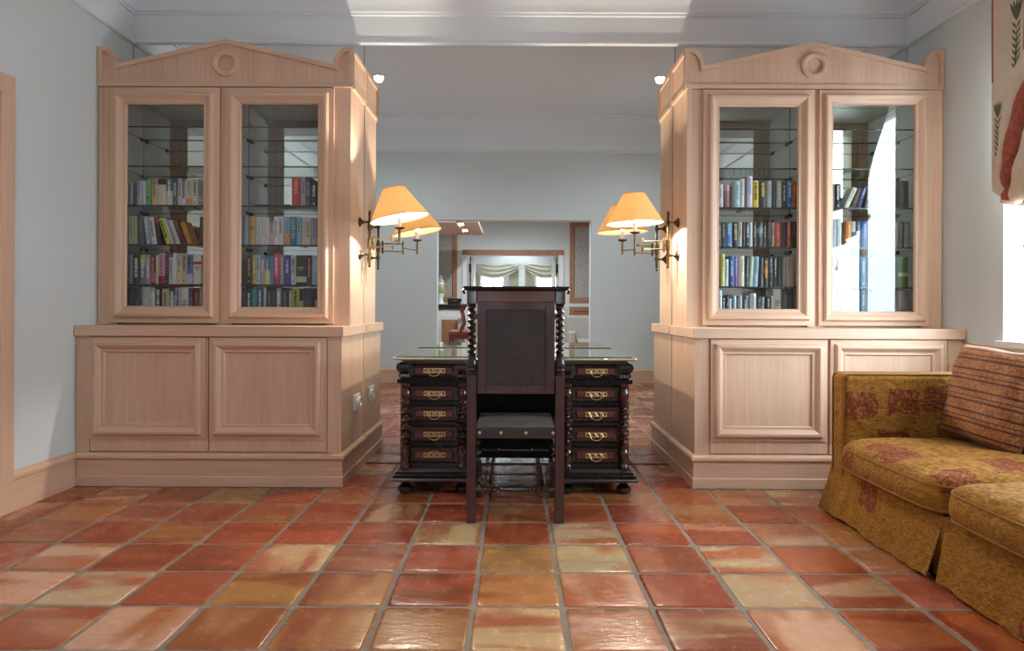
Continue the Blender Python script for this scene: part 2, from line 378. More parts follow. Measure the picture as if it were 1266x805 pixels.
# floor: hand-made terracotta tiles, each with soft rounded edges, in one mesh
CLAY = {'R': ((158, 82, 48), (140, 61, 38)), 'O': ((166, 112, 68), (150, 80, 46)), 'P': ((192, 150, 118), (164, 98, 66)),
        'K': ((164, 100, 78), (146, 74, 54)), 'D': ((134, 66, 44), (172, 126, 92))}
ROWS = {0: 'RPOPOOOPPDPRROR', 1: 'OPPROOROPRPDKOO', 2: 'KPRRPKKOPRPRPRO', 3: 'RRORRRPRPRDPOOR', 4: 'OKRORDRORDORRPO', 5: 'PROROORROOROPRO'}
def build_floor():
    mb = MB(); bm = mb.bm
    la = bm.loops.layers.float_color.new('clay_a'); lb = bm.loops.layers.float_color.new('clay_b'); ls = bm.loops.layers.float_color.new('tile_seed')
    rnd = random.Random(11)
    p = 0.3125; g = 0.0085
    for j in range(-22, 8):
        for i in range(-9, 9):
            x0, y0 = -0.139 + p * i, 2.0725 + p * j
            xa, xb, ya, yb = x0 + g, x0 + p - g, y0 + g, y0 + p - g
            if j < -9 and (i < -8 or i > 7): continue
            row = ROWS.get(j)
            k = row[i + 7] if row and 0 <= i + 7 < len(row) else rnd.choice('RRRROOOPPKD')
            jit = lambda c: tuple(lin(min(255, max(0, v * rnd.uniform(0.93, 1.06)))) for v in c) + (1.0,)
            ca, cb = jit(CLAY[k][0]), jit(CLAY[k][1])
            if rnd.random() < 0.35: ca, cb = cb, ca
            sd = (rnd.random(), rnd.random(), rnd.random(), 1)
            c = [(xa + rnd.uniform(-.003, .003), ya + rnd.uniform(-.003, .003)), (xb + rnd.uniform(-.003, .003), ya + rnd.uniform(-.003, .003)),
                 (xb + rnd.uniform(-.003, .003), yb + rnd.uniform(-.003, .003)), (xa + rnd.uniform(-.003, .003), yb + rnd.uniform(-.003, .003))]
            tx, ty = rnd.uniform(-.004, .004), rnd.uniform(-.004, .004)
            cx, cy = (xa + xb) / 2, (ya + yb) / 2
            def ring(ins, z, rad):
                R = []
                for q in range(4):
                    px, py = c[q]; sx = 1 if px < cx else -1; sy = 1 if py < cy else -1
                    ox, oy = px + sx * (ins + rad), py + sy * (ins + rad)
                    a0 = (PI, 1.5 * PI, 0, 0.5 * PI)[q]
                    for s in range(3):
                        a = a0 + s * PI / 4
                        X, Y = ox + rad * math.cos(a), oy + rad * math.sin(a)
                        R.append((X, Y, z + (tx * (X - cx) + ty * (Y - cy) if z > -.005 else 0)))
                return R
            rs = [ring(0, -.012, .014), ring(.0005, -.004, .014), ring(.004, -.0012, .016), ring(.012, -.0004, .02), ring(.05, 0.0, .03)]
            n0 = len(bm.faces); RR = mb.loops(rs, cap=(False, True))
            bm.faces.ensure_lookup_table()
            for f in bm.faces[n0:]:
                f.material_index = 0
                for L in f.loops: L[la] = ca; L[lb] = cb; L[ls] = sd
    mb.mi = 1
    mb.box(-3.0, 3.0, -4.95, 4.7, -.1, -.0045)
    struct(mb.build('floor', [M['tile'], M['grout']], smooth=60))
build_floor()

def wall_x(name, x0, x1, y0, y1, z0, z1, holes, m):
    """wall standing along Y, with rectangular holes (ya, yb, za, zb) sorted by y"""
    mb = MB(); y = y0
    for ya, yb, za, zb in holes:
        mb.box(x0, x1, y, ya, z0, z1)
        if za > z0: mb.box(x0, x1, ya, yb, z0, za)
        mb.box(x0, x1, ya, yb, zb, z1); y = yb
    mb.box(x0, x1, y, y1, z0, z1)
    return struct(mb.build(name, m, smooth=0))
def wall_y(name, y0, y1, x0, x1, z0, z1, holes, m):
    mb = MB(); x = x0
    for xa, xb, za, zb in holes:
        mb.box(x, xa, y0, y1, z0, z1)
        if za > z0: mb.box(xa, xb, y0, y1, z0, za)
        mb.box(xa, xb, y0, y1, zb, z1); x = xb
    mb.box(x, x1, y0, y1, z0, z1)
    return struct(mb.build(name, m, smooth=0))
W1 = (2.05, 3.66, 0.872, 2.52)
D1 = (2.30, 3.36, 0.0, 2.10)
wall_x('wall_left', XL - .2, XL, YB - .2, YM + .2, -.1, ZC, [D1], M['wall'])
wall_x('wall_right', XR, XR + .28, YB - .2, YM + .2, -.1, ZC, [W1], M['wall'])
wall_y('wall_front', YM + .01, YM + .2, XL, XR, -.1, ZC, [], M['wall'])
wall_y('wall_back', YB - .2, YB, XL, XR, -.1, ZC, [(OXL, OXR, -.1, OZ)], M['wall'])
mb = MB(); mb.box(XL - .2, XR + .28, YB - .2, YM + .2, ZC, ZC + .1); struct(mb.build('ceiling', M['ceil'], smooth=0))

# cornice: picture rail, plain frieze, stepped cove
def cornice(name, zr, zf, zt, run):
    h = zt - zf
    prof = [(0, zr), (.016, zr + .004), (.022, zr + .016), (.016, zr + .028), (.006, zr + .034), (.004, zf), (.018, zf + .004), (.020, zf + .018), (.032, zf + .022)]
    for k in range(1, 9):
        a = k / 8 * PI / 2
        prof.append((.032 + .11 * (1 - math.cos(a)), zf + .022 + (h - .07) * math.sin(a)))
    prof += [(.16, zt - .044), (.162, zt - .026), (.175, zt - .02), (.177, zt), (0, zt)]
    mb = MB()
    a, b, axis = run
    rings = []
    # mitred end offsets follow the projection
    for p in (0, 1):
        ring = []
        for d, z in prof:
            if axis == 'front': ring.append((a + d if p == 0 else b - d, YM + .01 - d, z))
            elif axis == 'back': ring.append((a + d if p == 0 else b - d, YB + d, z))
            elif axis == 'left': ring.append((XL + d, a + d if p == 0 else b - d, z))
            else: ring.append((XR - d, a + d if p == 0 else b - d, z))
        rings.append(ring)
    mb.loops(rings)
    return struct(mb.build(name, M['ceil'], smooth=40))
cornice('trim_1', 2.788, 2.985, 3.19, (XL, XR, 'front'))
cornice('trim_2', 2.788, 2.985, 3.19, (YB, YM + .01, 'left'))
cornice('trim_3', 2.788, 2.985, 3.19, (YB, YM + .01, 'right'))
cornice('trim_4', 3.19, 3.44, ZC, (XL, XR, 'back'))

# skirting boards of limed beech
SK = [(0, 0), (.02, 0), (.02, .055), (.017, .06), (.017, .148), (.02, .152), (.024, .165), (.022, .18), (.012, .19), (.006, .2), (0, .2)]
def skirting(name, a, b, axis):
    mb = MB()
    R = []
    for t in (a, b):
        ring = []
        for d, z in SK:
            if axis == 'left': ring.append((XL + d, t, z + .0005))
            elif axis == 'right': ring.append((XR - d, t, z + .0005))
            else: ring.append((t, YB + d, z + .0005))
        R.append(ring)
    mb.loops(R)
    return struct(mb.build(name, M['wood_y'] if axis != 'back' else M['wood_h'], smooth=40))
skirting('baseboard_left', 3.455, 3.95, 'left')
skirting('baseboard_left_rear', YB, 2.205, 'left')
skirting('baseboard_right', YB, 3.95, 'right')
skirting('baseboard_back_left', XL, OXL, 'back')
skirting('baseboard_back_right', OXR, XR, 'back')

# left door with its timber architrave
ROOT = thing('door_1', 'pale timber door in a timber architrave at the left edge, set in the left wall', 'door', (XL, 2.83, 0)); ROOT['kind'] = 'structure'
mb = MB()
for y0, y1, z0, z1 in ((D1[1], D1[1] + .095, 0, D1[3] + .095), (D1[0] - .095, D1[0], 0, D1[3] + .095), (D1[0], D1[1], D1[3], D1[3] + .095)):
    mb.box(XL - .001, XL + .028, y0, y1, z0, z1, .006)
mb.box(XL - .18, XL, D1[1] - .03, D1[1], 0, D1[3]); mb.box(XL - .18, XL, D1[0], D1[0] + .03, 0, D1[3]); mb.box(XL - .18, XL, D1[0], D1[1], D1[3] - .03, D1[3])
mb.build('door_frame', M['wood_v'], ROOT)
mb = MB(); mb.box(XL - .13, XL - .088, D1[0] + .033, D1[1] - .033, .008, D1[3] - .033, .004)
for za, zb in ((.2, .95), (1.15, 1.95)):
    for ya, yb in ((2.42, 2.8), (2.87, 3.25)):
        mb.box(XL - .09, XL - .078, ya, yb, za, zb, .005)
mb.build('door_leaf', M['wood_v'], ROOT)
mb = MB(); mb.lathe((XL - .088, 2.4, 1.02), [(.022, 0), (.022, .008), (.009, .012), (.009, .05), (.024, .056), (.026, .07), (.012, .08)], 16, 'x'); mb.build('door_knob', M['brass'], ROOT)

# windows in the right wall
def window(name, label, w):
    ya, yb, za, zb = w
    r = thing(name, label, 'window', (XR + .2, (ya + yb) / 2, za)); r['kind'] = 'structure'
    mb = MB(); x0, x1 = XR + .17, XR + .22
    mb.box(x0, x1, ya, ya + .05, za, zb, .004); mb.box(x0, x1, yb - .05, yb, za, zb, .004)
    mb.box(x0, x1, ya + .05, yb - .05, za, za + .05, .004); mb.box(x0, x1, ya + .05, yb - .05, zb - .05, zb, .004)
    ym = (ya + yb) / 2
    mb.box(x0, x1, ym - .025, ym + .025, za + .05, zb - .05, .004)
    mb.build('window_frame', M['white_gloss'], r)
    mb = MB(); mb.box(x0 + .02, x0 + .026, ya + .05, yb - .05, za + .05, zb - .05); mb.build('glass_pane', M['glass'], r)
    mb = MB(); mb.box(XR - .03, XR + .17, ya - .03, yb + .03, za - .032, za + .005, .005); mb.build('window_sill', M['white_gloss'], r)
    return r
window('window_1', 'bright white window in the right wall above the sofa', W1)

# mirror panels filling the wall between and behind the bookcases
MX = [XL + .003, -1.7735, -1.007, 1.066, 1.836, XR - .003]
MLAB = ['mirror panel behind the bookcase half nearest the timber door frame', 'mirror panel behind the bookcase half that carries the power socket', 'wide wall mirror behind the desk, between the two bookcases',
        'mirror panel behind the desk-side half of the bookcase by the sofa', 'mirror panel behind the window-side half of the bookcase by the sofa']
for i in range(5):
    mb = MB(); mb.box(MX[i] + .002, MX[i + 1] - .002, YM, YM + .006, .0062, 2.787)
    o = mb.build('mirror_panel', M['mirror'], smooth=0, base=((MX[i] + MX[i + 1]) / 2, YM, .012)); tag(o, MLAB[i], 'mirror', 'mirror panels on the end wall')
mb = MB(); mb.box(XL, XR, YM + .006, YM + .0098, 0, 2.787); mb.box(XL, XR, YM - .001, YM + .006, 0, .006)
struct(mb.build('trim_5', M['black'], smooth=0))

# recessed ceiling spots
def downlight(name, x, y, z, label, r=.055, group=None, m='spot_glow'):
    t = thing(name, label, 'ceiling light', (x, y, z), group)
    mb = MB(); mb.lathe((x, y, z), [(r, -.001), (r * 1.45, -.001), (r * 1.5, -.008), (r * 1.05, -.012), (r, -.004)], 24, cap=(False, False)); mb.build('rim', M['white_gloss'], t)
    mb = MB(); mb.lathe((x, y, z), [(r * .98, -.006), (r * .98, -.002)], 24); mb.build('lamp', M[m], t)
    return t
downlight('ceiling_spot', -1.55, 1.34, ZC, 'left of the two bright ceiling spots seen in the mirror', group='ceiling spots')
downlight('ceiling_spot', 1.65, 1.34, ZC, 'right of the two bright ceiling spots seen in the mirror', group='ceiling spots')

# ---------------- hall behind the opening (seen in the mirror)
HX0, HX1 = -2.55, 2.62
DX0, DX1, DZ = -.905, .85, 2.045
wall_y('wall_rear', HY - .2, HY, HX0, HX1, -.1, HZ, [(DX0, DX1, -.1, DZ)], M['wall'])
mb = MB(); mb.box(HX0 - .2, HX0, HY - .2, YB - .2, -.1, HZ); struct(mb.build('wall_rear_left', M['wall'], smooth=0))
mb = MB(); mb.box(HX1, HX1 + .2, HY - .2, YB - .2, -.1, HZ); struct(mb.build('wall_rear_right', M['wall'], smooth=0))
mb = MB(); mb.box(HX0 - .2, HX1 + .2, HY - .2, YB - .2, HZ, HZ + .1); struct(mb.build('ceiling_rear', M['ceil'], smooth=0))
# far room
mb = MB(); mb.box(-3.2, 3.2, FY - .3, -4.95, -.1, -.003); struct(mb.build('floor_far_room', M['timber'], smooth=0))
FW = [(-.96, -.29, .85, 1.96), (.62, 1.26, .85, 1.96)]
wall_y('wall_far_room', FY - .2, FY, -3.2, 3.2, -.1, 2.9, FW, M['wall'])
mb = MB(); mb.box(-3.4, -3.2, FY - .2, HY - .2, -.1, 2.9); struct(mb.build('wall_far_room_left', M['wall'], smooth=0))
mb = MB(); mb.box(3.2, 3.4, FY - .2, HY - .2, -.1, 2.9); struct(mb.build('wall_far_room_right', M['wall'], smooth=0))
mb = MB(); mb.box(-3.4, 3.4, FY - .2, HY - .2, 2.9, 3.0); struct(mb.build('ceiling_far_room', M['ceil'], smooth=0))
for i, (xa, xb, za, zb) in enumerate(FW):
    r = thing('window_%d' % (2 + i), ['left', 'right'][i] + ' far window seen through the double doorway in the mirror', 'window', ((xa + xb) / 2, FY - .1, za)); r['kind'] = 'structure'
    mb = MB(); y0, y1 = FY - .12, FY - .07; xm = (xa + xb) / 2 + .03
    for q in ((xa, xa + .04, za, zb), (xb - .04, xb, za, zb), (xa + .04, xb - .04, za, za + .04), (xa + .04, xb - .04, zb - .04, zb), (xm - .02, xm + .02, za + .04, zb - .04)):
        mb.box(q[0], q[1], y0, y1, q[2], q[3])
    mb.build('window_frame', M['white_gloss'], r)
    mb = MB(); mb.box(xa + .04, xb - .04, y0 + .02, y0 + .026, za + .04, zb - .04); mb.build('glass_pane', M['glass'], r)
    # swag curtain over the window
    ca, cb = ((-1.24, .12), (.31, 1.5))[i]
    t = thing('swag_curtain', ['left', 'right'][i] + ' pale swag curtain over a far window seen in the mirror', 'curtain', ((ca + cb) / 2, FY + .1, 1.0), 'swag curtains in the far room')
    mb = MB(); nu, nv = 40, 16; R = []
    for v in range(nv + 1):
        row = []
        for u in range(nu + 1):
            s = u / nu; drop = .16 + .24 * math.sin(PI * s) ** .8
            z = 2.27 - drop * v / nv
            row.append((ca + (cb - ca) * s, FY + .13 + .03 * math.sin(v * 1.25 + 3.2 * (s - .5) ** 2 * 6) + .03 * math.sin(PI * v / nv), z))
        R.append(row)
    back = [[(p[0], p[1] - .02, p[2]) for p in row] for row in R]
    V = [[mb.bm.verts.new(p) for p in row] for row in R]; B = [[mb.bm.verts.new(p) for p in row] for row in back]
    for v in range(nv):
        for u in range(nu):
            mb.face([V[v][u], V[v][u + 1], V[v + 1][u + 1], V[v + 1][u]]); mb.face([B[v][u], B[v + 1][u], B[v + 1][u + 1], B[v][u + 1]])
    mb.build('swag', M['greytile'], t, smooth=80)
    for sx in (ca, cb - .26):
        mb = MB(); R = []
        for z in (.25, 2.1):
            R.append([(sx + .26 * k / 26, FY + .07 + .025 * math.sin(k * 1.25), z) for k in range(27)] + [(sx + .26 * k / 26, FY + .05 + .025 * math.sin(k * 1.25), z) for k in range(26, -1, -1)])
        mb.loops(R); mb.build('side_drape', M['greytile'], t, smooth=80)
downlight('ceiling_lamp', .07, FY + .55, 2.9, 'single ceiling light between the far windows', .07)

# timber architrave and open double doors of the hall doorway
r = thing('door_2', 'double doorway with a timber head and open white doors, seen in the mirror', 'door', (-.03, HY, 0)); r['kind'] = 'structure'
mb = MB(); mb.box(DX0 - .09, DX1 + .1, HY, HY + .03, DZ, DZ + .1, .005); mb.build('door_head', M['timber'], r)
mb = MB(); mb.box(DX0 - .09, DX0, HY, HY + .03, 0, DZ, .005); mb.box(DX1, DX1 + .1, HY, HY + .03, 0, DZ, .005); mb.build('door_jamb', M['white'], r)
for s, x in ((1, DX0 + .06), (-1, DX1 - .03)):
    mb = MB(); mb.box(x + .01 * s, x + s * .05, HY - 1.05, HY - .22, .01, DZ - .02, .004); lf = mb.build('door_leaf', M['white'], r)
    mb = MB()
    for z in (.3, 1.0, 1.72): mb.box(x - s * .03, x + s * .012, HY - .22, HY - .1, z, z + .16)
    mb.box(x - s * .012, x + s * .002, HY - .24, HY - .12, .02, DZ - .02); mb.build('hinge', M['black'], lf)

# wall panels framed in timber
def wall_panel(name, label, x0, x1, z0, z1, inner):
    t = thing(name, label, 'wall panel', ((x0 + x1) / 2, HY, z0), 'timber framed wall panels in the hall')
    mb = MB()
    # frame faces +Y: build facing -Y then flip
    prof = [(0, 0), (0, .02), (.03, .03), (.05, .022), (.075, .03), (.1, .012), (.1, 0)]
    loops = []
    for ins, out in prof:
        loops.append([mb.bm.verts.new(p) for p in ((x0 + ins, HY + out, z0 + ins), (x1 - ins, HY + out, z0 + ins), (x1 - ins, HY + out, z1 - ins), (x0 + ins, HY + out, z1 - ins))])
    for i in range(len(prof)):
        a, b = loops[i], loops[(i + 1) % len(prof)]
        for j in range(4): mb.face([a[j], a[(j + 1) % 4], b[(j + 1) % 4], b[j]])
    mb.build('panel_frame', M['timber'], t)
    mb = MB(); mb.box(x0 + .1, x1 - .1, HY + .001, HY + .009, z0 + .1, z1 - .1); mb.build('panel_field', M[inner], t)
wall_panel('wall_panel', 'tall timber framed damask panel right of the doorway, seen in the mirror', 1.06, 2.1, 1.14, 2.68, 'damask')
wall_panel('wall_panel', 'low timber panel below the right damask panel, seen in the mirror', 1.06, 2.1, .25, 1.065, 'timber')
wall_panel('wall_panel', 'tall timber framed damask panel left of the doorway, seen in the mirror', -2.1, -1.09, 1.14, 2.68, 'damask')
wall_panel('wall_panel', 'low timber panel behind the sideboard left of the doorway', -2.1, -1.09, .25, 1.065, 'timber')

# sideboard with dark top
t = thing('sideboard', 'cream panelled sideboard with a dark top in the hall, seen in the mirror', 'sideboard', (-1.37, -3.35, 0))
mb = MB(); mb.box(-1.9, -.88, -3.6, -3.1, 0, 1.0, .006); mb.build('carcass', M['white'], t)
mb = MB(); mb.box(-1.93, -.84, -3.63, -3.05, 1.052, 1.092, .008); mb.box(-1.915, -.86, -3.61, -3.08, 1.0, 1.052, .01); mb.build('top', [M['ebony']], t)
for xa, xb in ((-1.85, -1.42), (-1.36, -.93)):
    mb = MB(); mb.box(xa, xb, -3.1, -3.085, .12, .9, .004); dd = mb.build('door', M['white'], t)
    mb = MB(); mb.box(xa + .07, xb - .07, -3.086, -3.078, .2, .82, .004); mb.build('door_panel', M['timber'], dd)
t = thing('urn', 'white urn with green middle on the hall sideboard, seen in the mirror', 'urn', (-1.335, -3.3, 1.092))
mb = MB(); c = (-1.335, -3.3, 1.092)
mb.lathe(c, [(.07, 0), (.075, .02), (.05, .06), (.045, .12), (.06, .17), (.065, .2)], 20); mb.build('foot', M['white'], t)
mb = MB(); mb.lathe(c, [(.065, .2), (.08, .24), (.082, .3), (.06, .34)], 20); mb.build('body', P('green_glaze', rgb(150, 165, 100), .3), t)
mb = MB(); mb.lathe(c, [(.06, .34), (.075, .36), (.05, .4), (.06, .43), (.03, .47), (.035, .5), (.01, .53)], 20); mb.build('lid', M['white'], t)
t = thing('telephone', 'black telephone on the hall sideboard beside the urn, seen in the mirror', 'telephone', (-1.08, -3.3, 1.092))
mb = MB(); mb.prism([(-3.4, 1.0925), (-3.2, 1.0925), (-3.2, 1.12), (-3.4, 1.16)], 'x', -1.2, -.97); mb.build('base', M['black'], t)
mb = MB(); mb.tube([(-1.21, -3.33, 1.165), (-1.17, -3.33, 1.18), (-1.08, -3.33, 1.185), (-1.0, -3.33, 1.18), (-.96, -3.33, 1.165)], [.028, .026, .014, .026, .028], 10); mb.build('handset', M['black'], t)

# side chair with salmon seat
t = thing('side_chair', 'red-brown carved side chair with a salmon seat by the hall sideboard', 'chair', (-.87, -2.7, 0))
mb = MB(); mb.box(-1.11, -.66, -2.95, -2.5, .56, .6, .01); mb.box(-1.1, -.67, -2.94, -2.51, .5, .56); mb.build('seat_rail', M['redwood'], t)
mb = MB(); mb.box(-1.1, -.67, -2.94, -2.51, .6, .65, .02, 3); mb.build('seat', M['salmon'], t)
for x in (-.89, -.69):
    for y in (-2.93, -2.52):
        mb = MB(); mb.tube([(x if x > -.8 else -1.08, y, .001), (x if x > -.8 else -1.08, y, .25), (x if x > -.8 else -1.08, y, .52)], [.014, .018, .025], 10); mb.build('leg', M['redwood'], t)
for y in (-2.93, -2.52):
    mb = MB(); mb.tube([(-.9, y, .6), (-.9, y, .68), (-.86, y, .76), (-.88, y, .9), (-.91, y, 1.02), (-.86, y, 1.08), (-.8, y, 1.07)], [.026, .026, .018, .018, .022, .024, .02], 10); mb.build('arm_post', M['redwood'], t)
mb = MB(); mb.box(-.7, -.67, -2.92, -2.53, .7, 1.1, .012); mb.build('backrest', M['salmon'], t)
mb = MB(); mb.box(-.705, -.665, -2.95, -2.92, .6, 1.14, .006); mb.box(-.705, -.665, -2.53, -2.5, .6, 1.14, .006); mb.box(-.705, -.665, -2.92, -2.53, 1.1, 1.15, .01); mb.build('back_frame', M['redwood'], t)

# pale armchair right
t = thing('armchair', 'pale upholstered armchair in the hall right of the doorway, seen in the mirror', 'armchair', (1.4, -3.3, 0))
mb = MB(); mb.box(.98, 1.85, -3.8, -3.62, .2, .9, .05, 3); mb.build('backrest', M['pale_fabric'], t)
mb = MB(); mb.box(1.1, 1.73, -3.62, -2.95, .08, .34, .03, 3); mb.build('base', M['pale_fabric'], t)
mb = MB(); mb.box(1.12, 1.71, -3.6, -2.92, .34, .48, .05, 3); mb.build('seat_cushion', M['pale_fabric'], t)
for xa, xb in ((.98, 1.11), (1.72, 1.85)):
    mb = MB(); mb.box(xa, xb, -3.62, -2.95, .08, .62, .04, 3); mb.build('arm', M['pale_fabric'], t)
for x in (1.02, 1.81):
    for y in (-3.74, -3.0):
        mb = MB(); mb.lathe((x, y, 0), [(.015, 0), (.024, .12 if y > -3.5 else .22)], 10); mb.build('leg', M['timber'], t)

M['canopy'] = P('bleached_timber', rgb(226, 208, 188), .6)
# hanging timber canopy with small lamps
t = thing('hanging_light_canopy', 'pale timber canopy with warm slots hung from the hall ceiling, seen in the mirror', 'ceiling light', (-1.2, -2.3, 2.35))
for xa, xb in ((-1.95, -.9), (-.8, -.56)):
    mb = MB(); mb.box(xa, xb, -3.27, -1.38, 2.35, 2.42, .008); mb.build('board', M['canopy'], t)
for ya, yb in ((-3.27, -3.15), (-1.5, -1.38), (-2.4, -2.25)):
    mb = MB(); mb.box(-.9, -.8, ya, yb, 2.352, 2.41); mb.build('cross_rail', M['redwood'], t)
for x in (-1.6, -.68):
    for y in (-2.9, -1.7):
        mb = MB(); mb.tube([(x, y, 2.42), (x, y, HZ)], .008, 8); mb.build('hanging_rod', M['brass'], t)
for y in (-2.8, -1.9):
    mb = MB(); mb.lathe((-.85, y, 2.365), [(.03, 0), (.04, .02), (.03, .05)], 14); mb.build('lamp', M['bulb'], t)
# ------------------------------------------------------------------ the two bookcases
YBASE, YCNT, YUP = 3.977, 3.955, 4.18
YE = 4.553
SHELF_Z = [1.180, 1.426, 1.669, 1.912, 2.156]
FLOOR_Z = 0.965
DPROF = [(0, 0), (0, .009), (.022, .011), (.024, .02), (.032, .03), (.045, .032), (.058, .024), (.068, .012), (.078, .010), (.082, .012), (.088, .004), (.088, 0)]
def offset_poly(pts, d):
    n = len(pts); out = []
    A = sum(pts[i][0] * pts[(i + 1) % n][1] - pts[(i + 1) % n][0] * pts[i][1] for i in range(n))
    s = 1 if A > 0 else -1
    for i in range(n):
        p0, p, p1 = Vector(pts[i - 1]), Vector(pts[i]), Vector(pts[(i + 1) % n])
        e0, e1 = (p - p0).normalized(), (p1 - p).normalized()
        n0, n1 = Vector((-e0.y, e0.x)) * s, Vector((-e1.y, e1.x)) * s
        k = 1 + n0.dot(n1)
        v = (n0 + n1) / max(k, .35)
        out.append((p.x + v.x * d, p.y + v.y * d))
    return out
def bookcase(label, xl, xr, inner, doors_lo, doors_up, glass, comps):
    """inner = +1 if the exposed side faces +X (left bookcase), -1 for the right one"""
    xi = xr if inner > 0 else xl
    B = thing('bookcase', label, 'bookcase', ((xl + xr) / 2, 4.26, 0))
    W = [M['wood_v'], M['wood_h'], M['wood_y']]
    # plinth
    o = .016 if inner > 0 else 0; q = .016 if inner < 0 else 0
    prof = [(.000, 0), (.000, .056), (.004, .06), (.004, .150), (-.002, .154), (-.008, .165), (-.006, .18), (.004, .187), (.014, .192)]
    mb = MB(); R = []
    for d, z in prof:
        if inner > 0: R.append([(xl, YCNT - .002 + d, z), (xi + .016 - d, YCNT - .002 + d, z), (xi + .016 - d, YE, z), (xl, YE, z)])
        else: R.append([(xr, YCNT - .002 + d, z), (xi - .016 + d, YCNT - .002 + d, z), (xi - .016 + d, YE, z), (xr, YE, z)])
    mb.loops(R); mb.build('plinth', W[1], B, smooth=30)
    # base cabinet
    mb = MB(); mb.box(xl, xr, YBASE + .012, YE, .192, .869); mb.build('base_carcass', W[0], B, smooth=0)
    xs = [xl] + [x for d in doors_lo for x in d] + [xr]
    for a, b in ((xs[0], xs[1] - .003), (xs[4] + .003, xs[5])):
        mb = MB(); mb.box(a, b, YBASE, YBASE + .012, .1925, .8685, .001); mb.build('face_stile', W[0], B)
    for k, (a, b) in enumerate(doors_lo):
        mb = MB(); mb.mi = 0; mb.box(a + .0015, b - .0015, YBASE - .002, YBASE + .0115, .2, .864, .0015)
        d = mb.build('base_door', W, B)
        mb = MB(); mb.frame(a + .003, b - .012, .272, .862, YBASE - .002, DPROF, 1, 0); mb.build('door_moulding', W, d, smooth=25)
    # counter
    mb = MB()
    if inner > 0: mb.box(xl, xi + .016, YCNT, YE, .869, .929, .003)
    else: mb.box(xi - .016, xr, YCNT, YE, .869, .929, .003)
    mb.build('countertop', W[1], B)
    # upper carcass: exposed side, hidden side lined white, partition, top, floor
    s = inner
    def sx(a, b): return (min(a, b), max(a, b))
    a, b = sx(xi, xi - s * .028); mb = MB(); mb.box(a, b, YUP + .022, YE, .929, 2.384); mb.build('side_panel', W[2] if False else W[0], B, smooth=0)
    a, b = sx(xi - s * .028, xi - s * .034); mb = MB(); mb.box(a, b, YUP + .025, YE, .93, 2.38); mb.build('side_lining', M['white'], B, smooth=0)
    (c0a, c0b), (c1a, c1b) = comps
    mb = MB(); mb.box(c0b, c1a, YUP + .025, YE, .93, 2.38); mb.build('partition', M['white'], B, smooth=0)
    if inner > 0: mb = MB(); mb.box(xl, c0a, YUP + .022, YE, .93, 2.38)
    else: mb = MB(); mb.box(c1b, xr, YUP + .022, YE, .93, 2.38)
    mb.build('wall_side_panel', M['white'], B, smooth=0)
    mb = MB(); mb.box(xl + .002, xr - .002, YUP + .022, YE, 2.384, 2.402); mb.build('top_panel', M['white'], B, smooth=0)
    mb = MB()
    for (p, q_) in comps: mb.box(p, q_, YUP + .03, YE, .9295, FLOOR_Z)
    mb.build('cabinet_floor', W[1], B, smooth=0)
    # face frame of the upper part
    us = [xl] + [x for d in doors_up for x in d] + [xr]
    for a, b in ((us[0], us[1] + .035), (us[2] - .035, us[3] + .035), (us[4] - .035, us[5])):
        mb = MB(); mb.box(a, b, YUP, YUP + .021, .9295, 2.383, .001); mb.build('face_stile', W[0], B)
    for a, b in ((us[1] + .0355, us[2] - .0355), (us[3] + .0355, us[4] - .0355)):
        mb = MB(); mb.box(a, b, YUP, YUP + .021, 2.33, 2.383, .001); mb.build('face_rail', W[1], B)
    # glazed doors
    for k, (a, b) in enumerate(doors_up):
        g = glass[k]; e = .058
        prof = [(0, .0), (0, .02), (.030, .022), (.032, .034), (.040, .043), (.052, .044), (.066, .036), (.076, .024), (.086, .02), (.092, .021), (.098, .012), (.098, -.0)]
        wfr = g[0] - a
        prof = [(i * wfr / .098, o_) for i, o_ in prof]
        mb = MB(); mb.frame(a + .001, b - .001, .942, 2.376, YUP + .0, prof, 1, 0)
        d = mb.build('glass_door', W, B, smooth=25)
        mb = MB(); mb.box(a + wfr * .9, b - wfr * .9, YUP + .001, YUP + .006, .942 + wfr * .8, 2.376 - wfr * .8); mb.build('glass_pane', M['glass'], d, smooth=0)
    # shelves
    for (p, q_) in comps:
        for z in SHELF_Z:
            mb = MB(); mb.box(p + .001, q_ - .001, 4.225, YE - .004, z - .009, z)
            for f in mb.bm.faces:
                n = f.normal if f.normal.length else None
                f.normal_update()
                if abs(f.normal.y) > .9 or abs(f.normal.x) > .9: f.material_index = 1
            sh = mb.build('glass_shelf', [M['glass_shelf'], M['glass_edge']], B, smooth=0)
            for xa in (p, q_ - .014):
                for yy in (4.25, 4.515):
                    mb = MB(); mb.box(xa, xa + .014, yy, yy + .03, z - .02, z - .0095); mb.build('shelf_bracket', M['black'], sh, smooth=0)
    # pediment
    x0, x1 = (xl, xi + .017) if inner > 0 else (xi - .017, xr)
    zb, zt, zd, za = 2.384, 2.627, 2.522, 2.674
    def outline():
        L = [(x0, zb), (x1, zb), (x1, zt), (x1 - .03, zt)]
        for k in range(1, 9):
            t = k / 8 * PI / 2; L.append((x1 - .03 - .092 * math.sin(t), zd + (zt - zd) * math.cos(t)))
        L.append(((x0 + x1) / 2, za))
        for k in range(8, 0, -1):
            t = k / 8 * PI / 2; L.append((x0 + .03 + .092 * math.sin(t), zd + (zt - zd) * math.cos(t)))
        L += [(x0 + .03, zt), (x0, zt)]
        return L
    O = outline(); I = offset_poly(O, .026)
    yf = YUP - .016
    ped = None
    mb = MB(); mb.prism(O, 'y', yf + .014, yf + .034); ped = mb.build('pediment', W[0], B, smooth=25)
    mb = MB(); n = len(O)
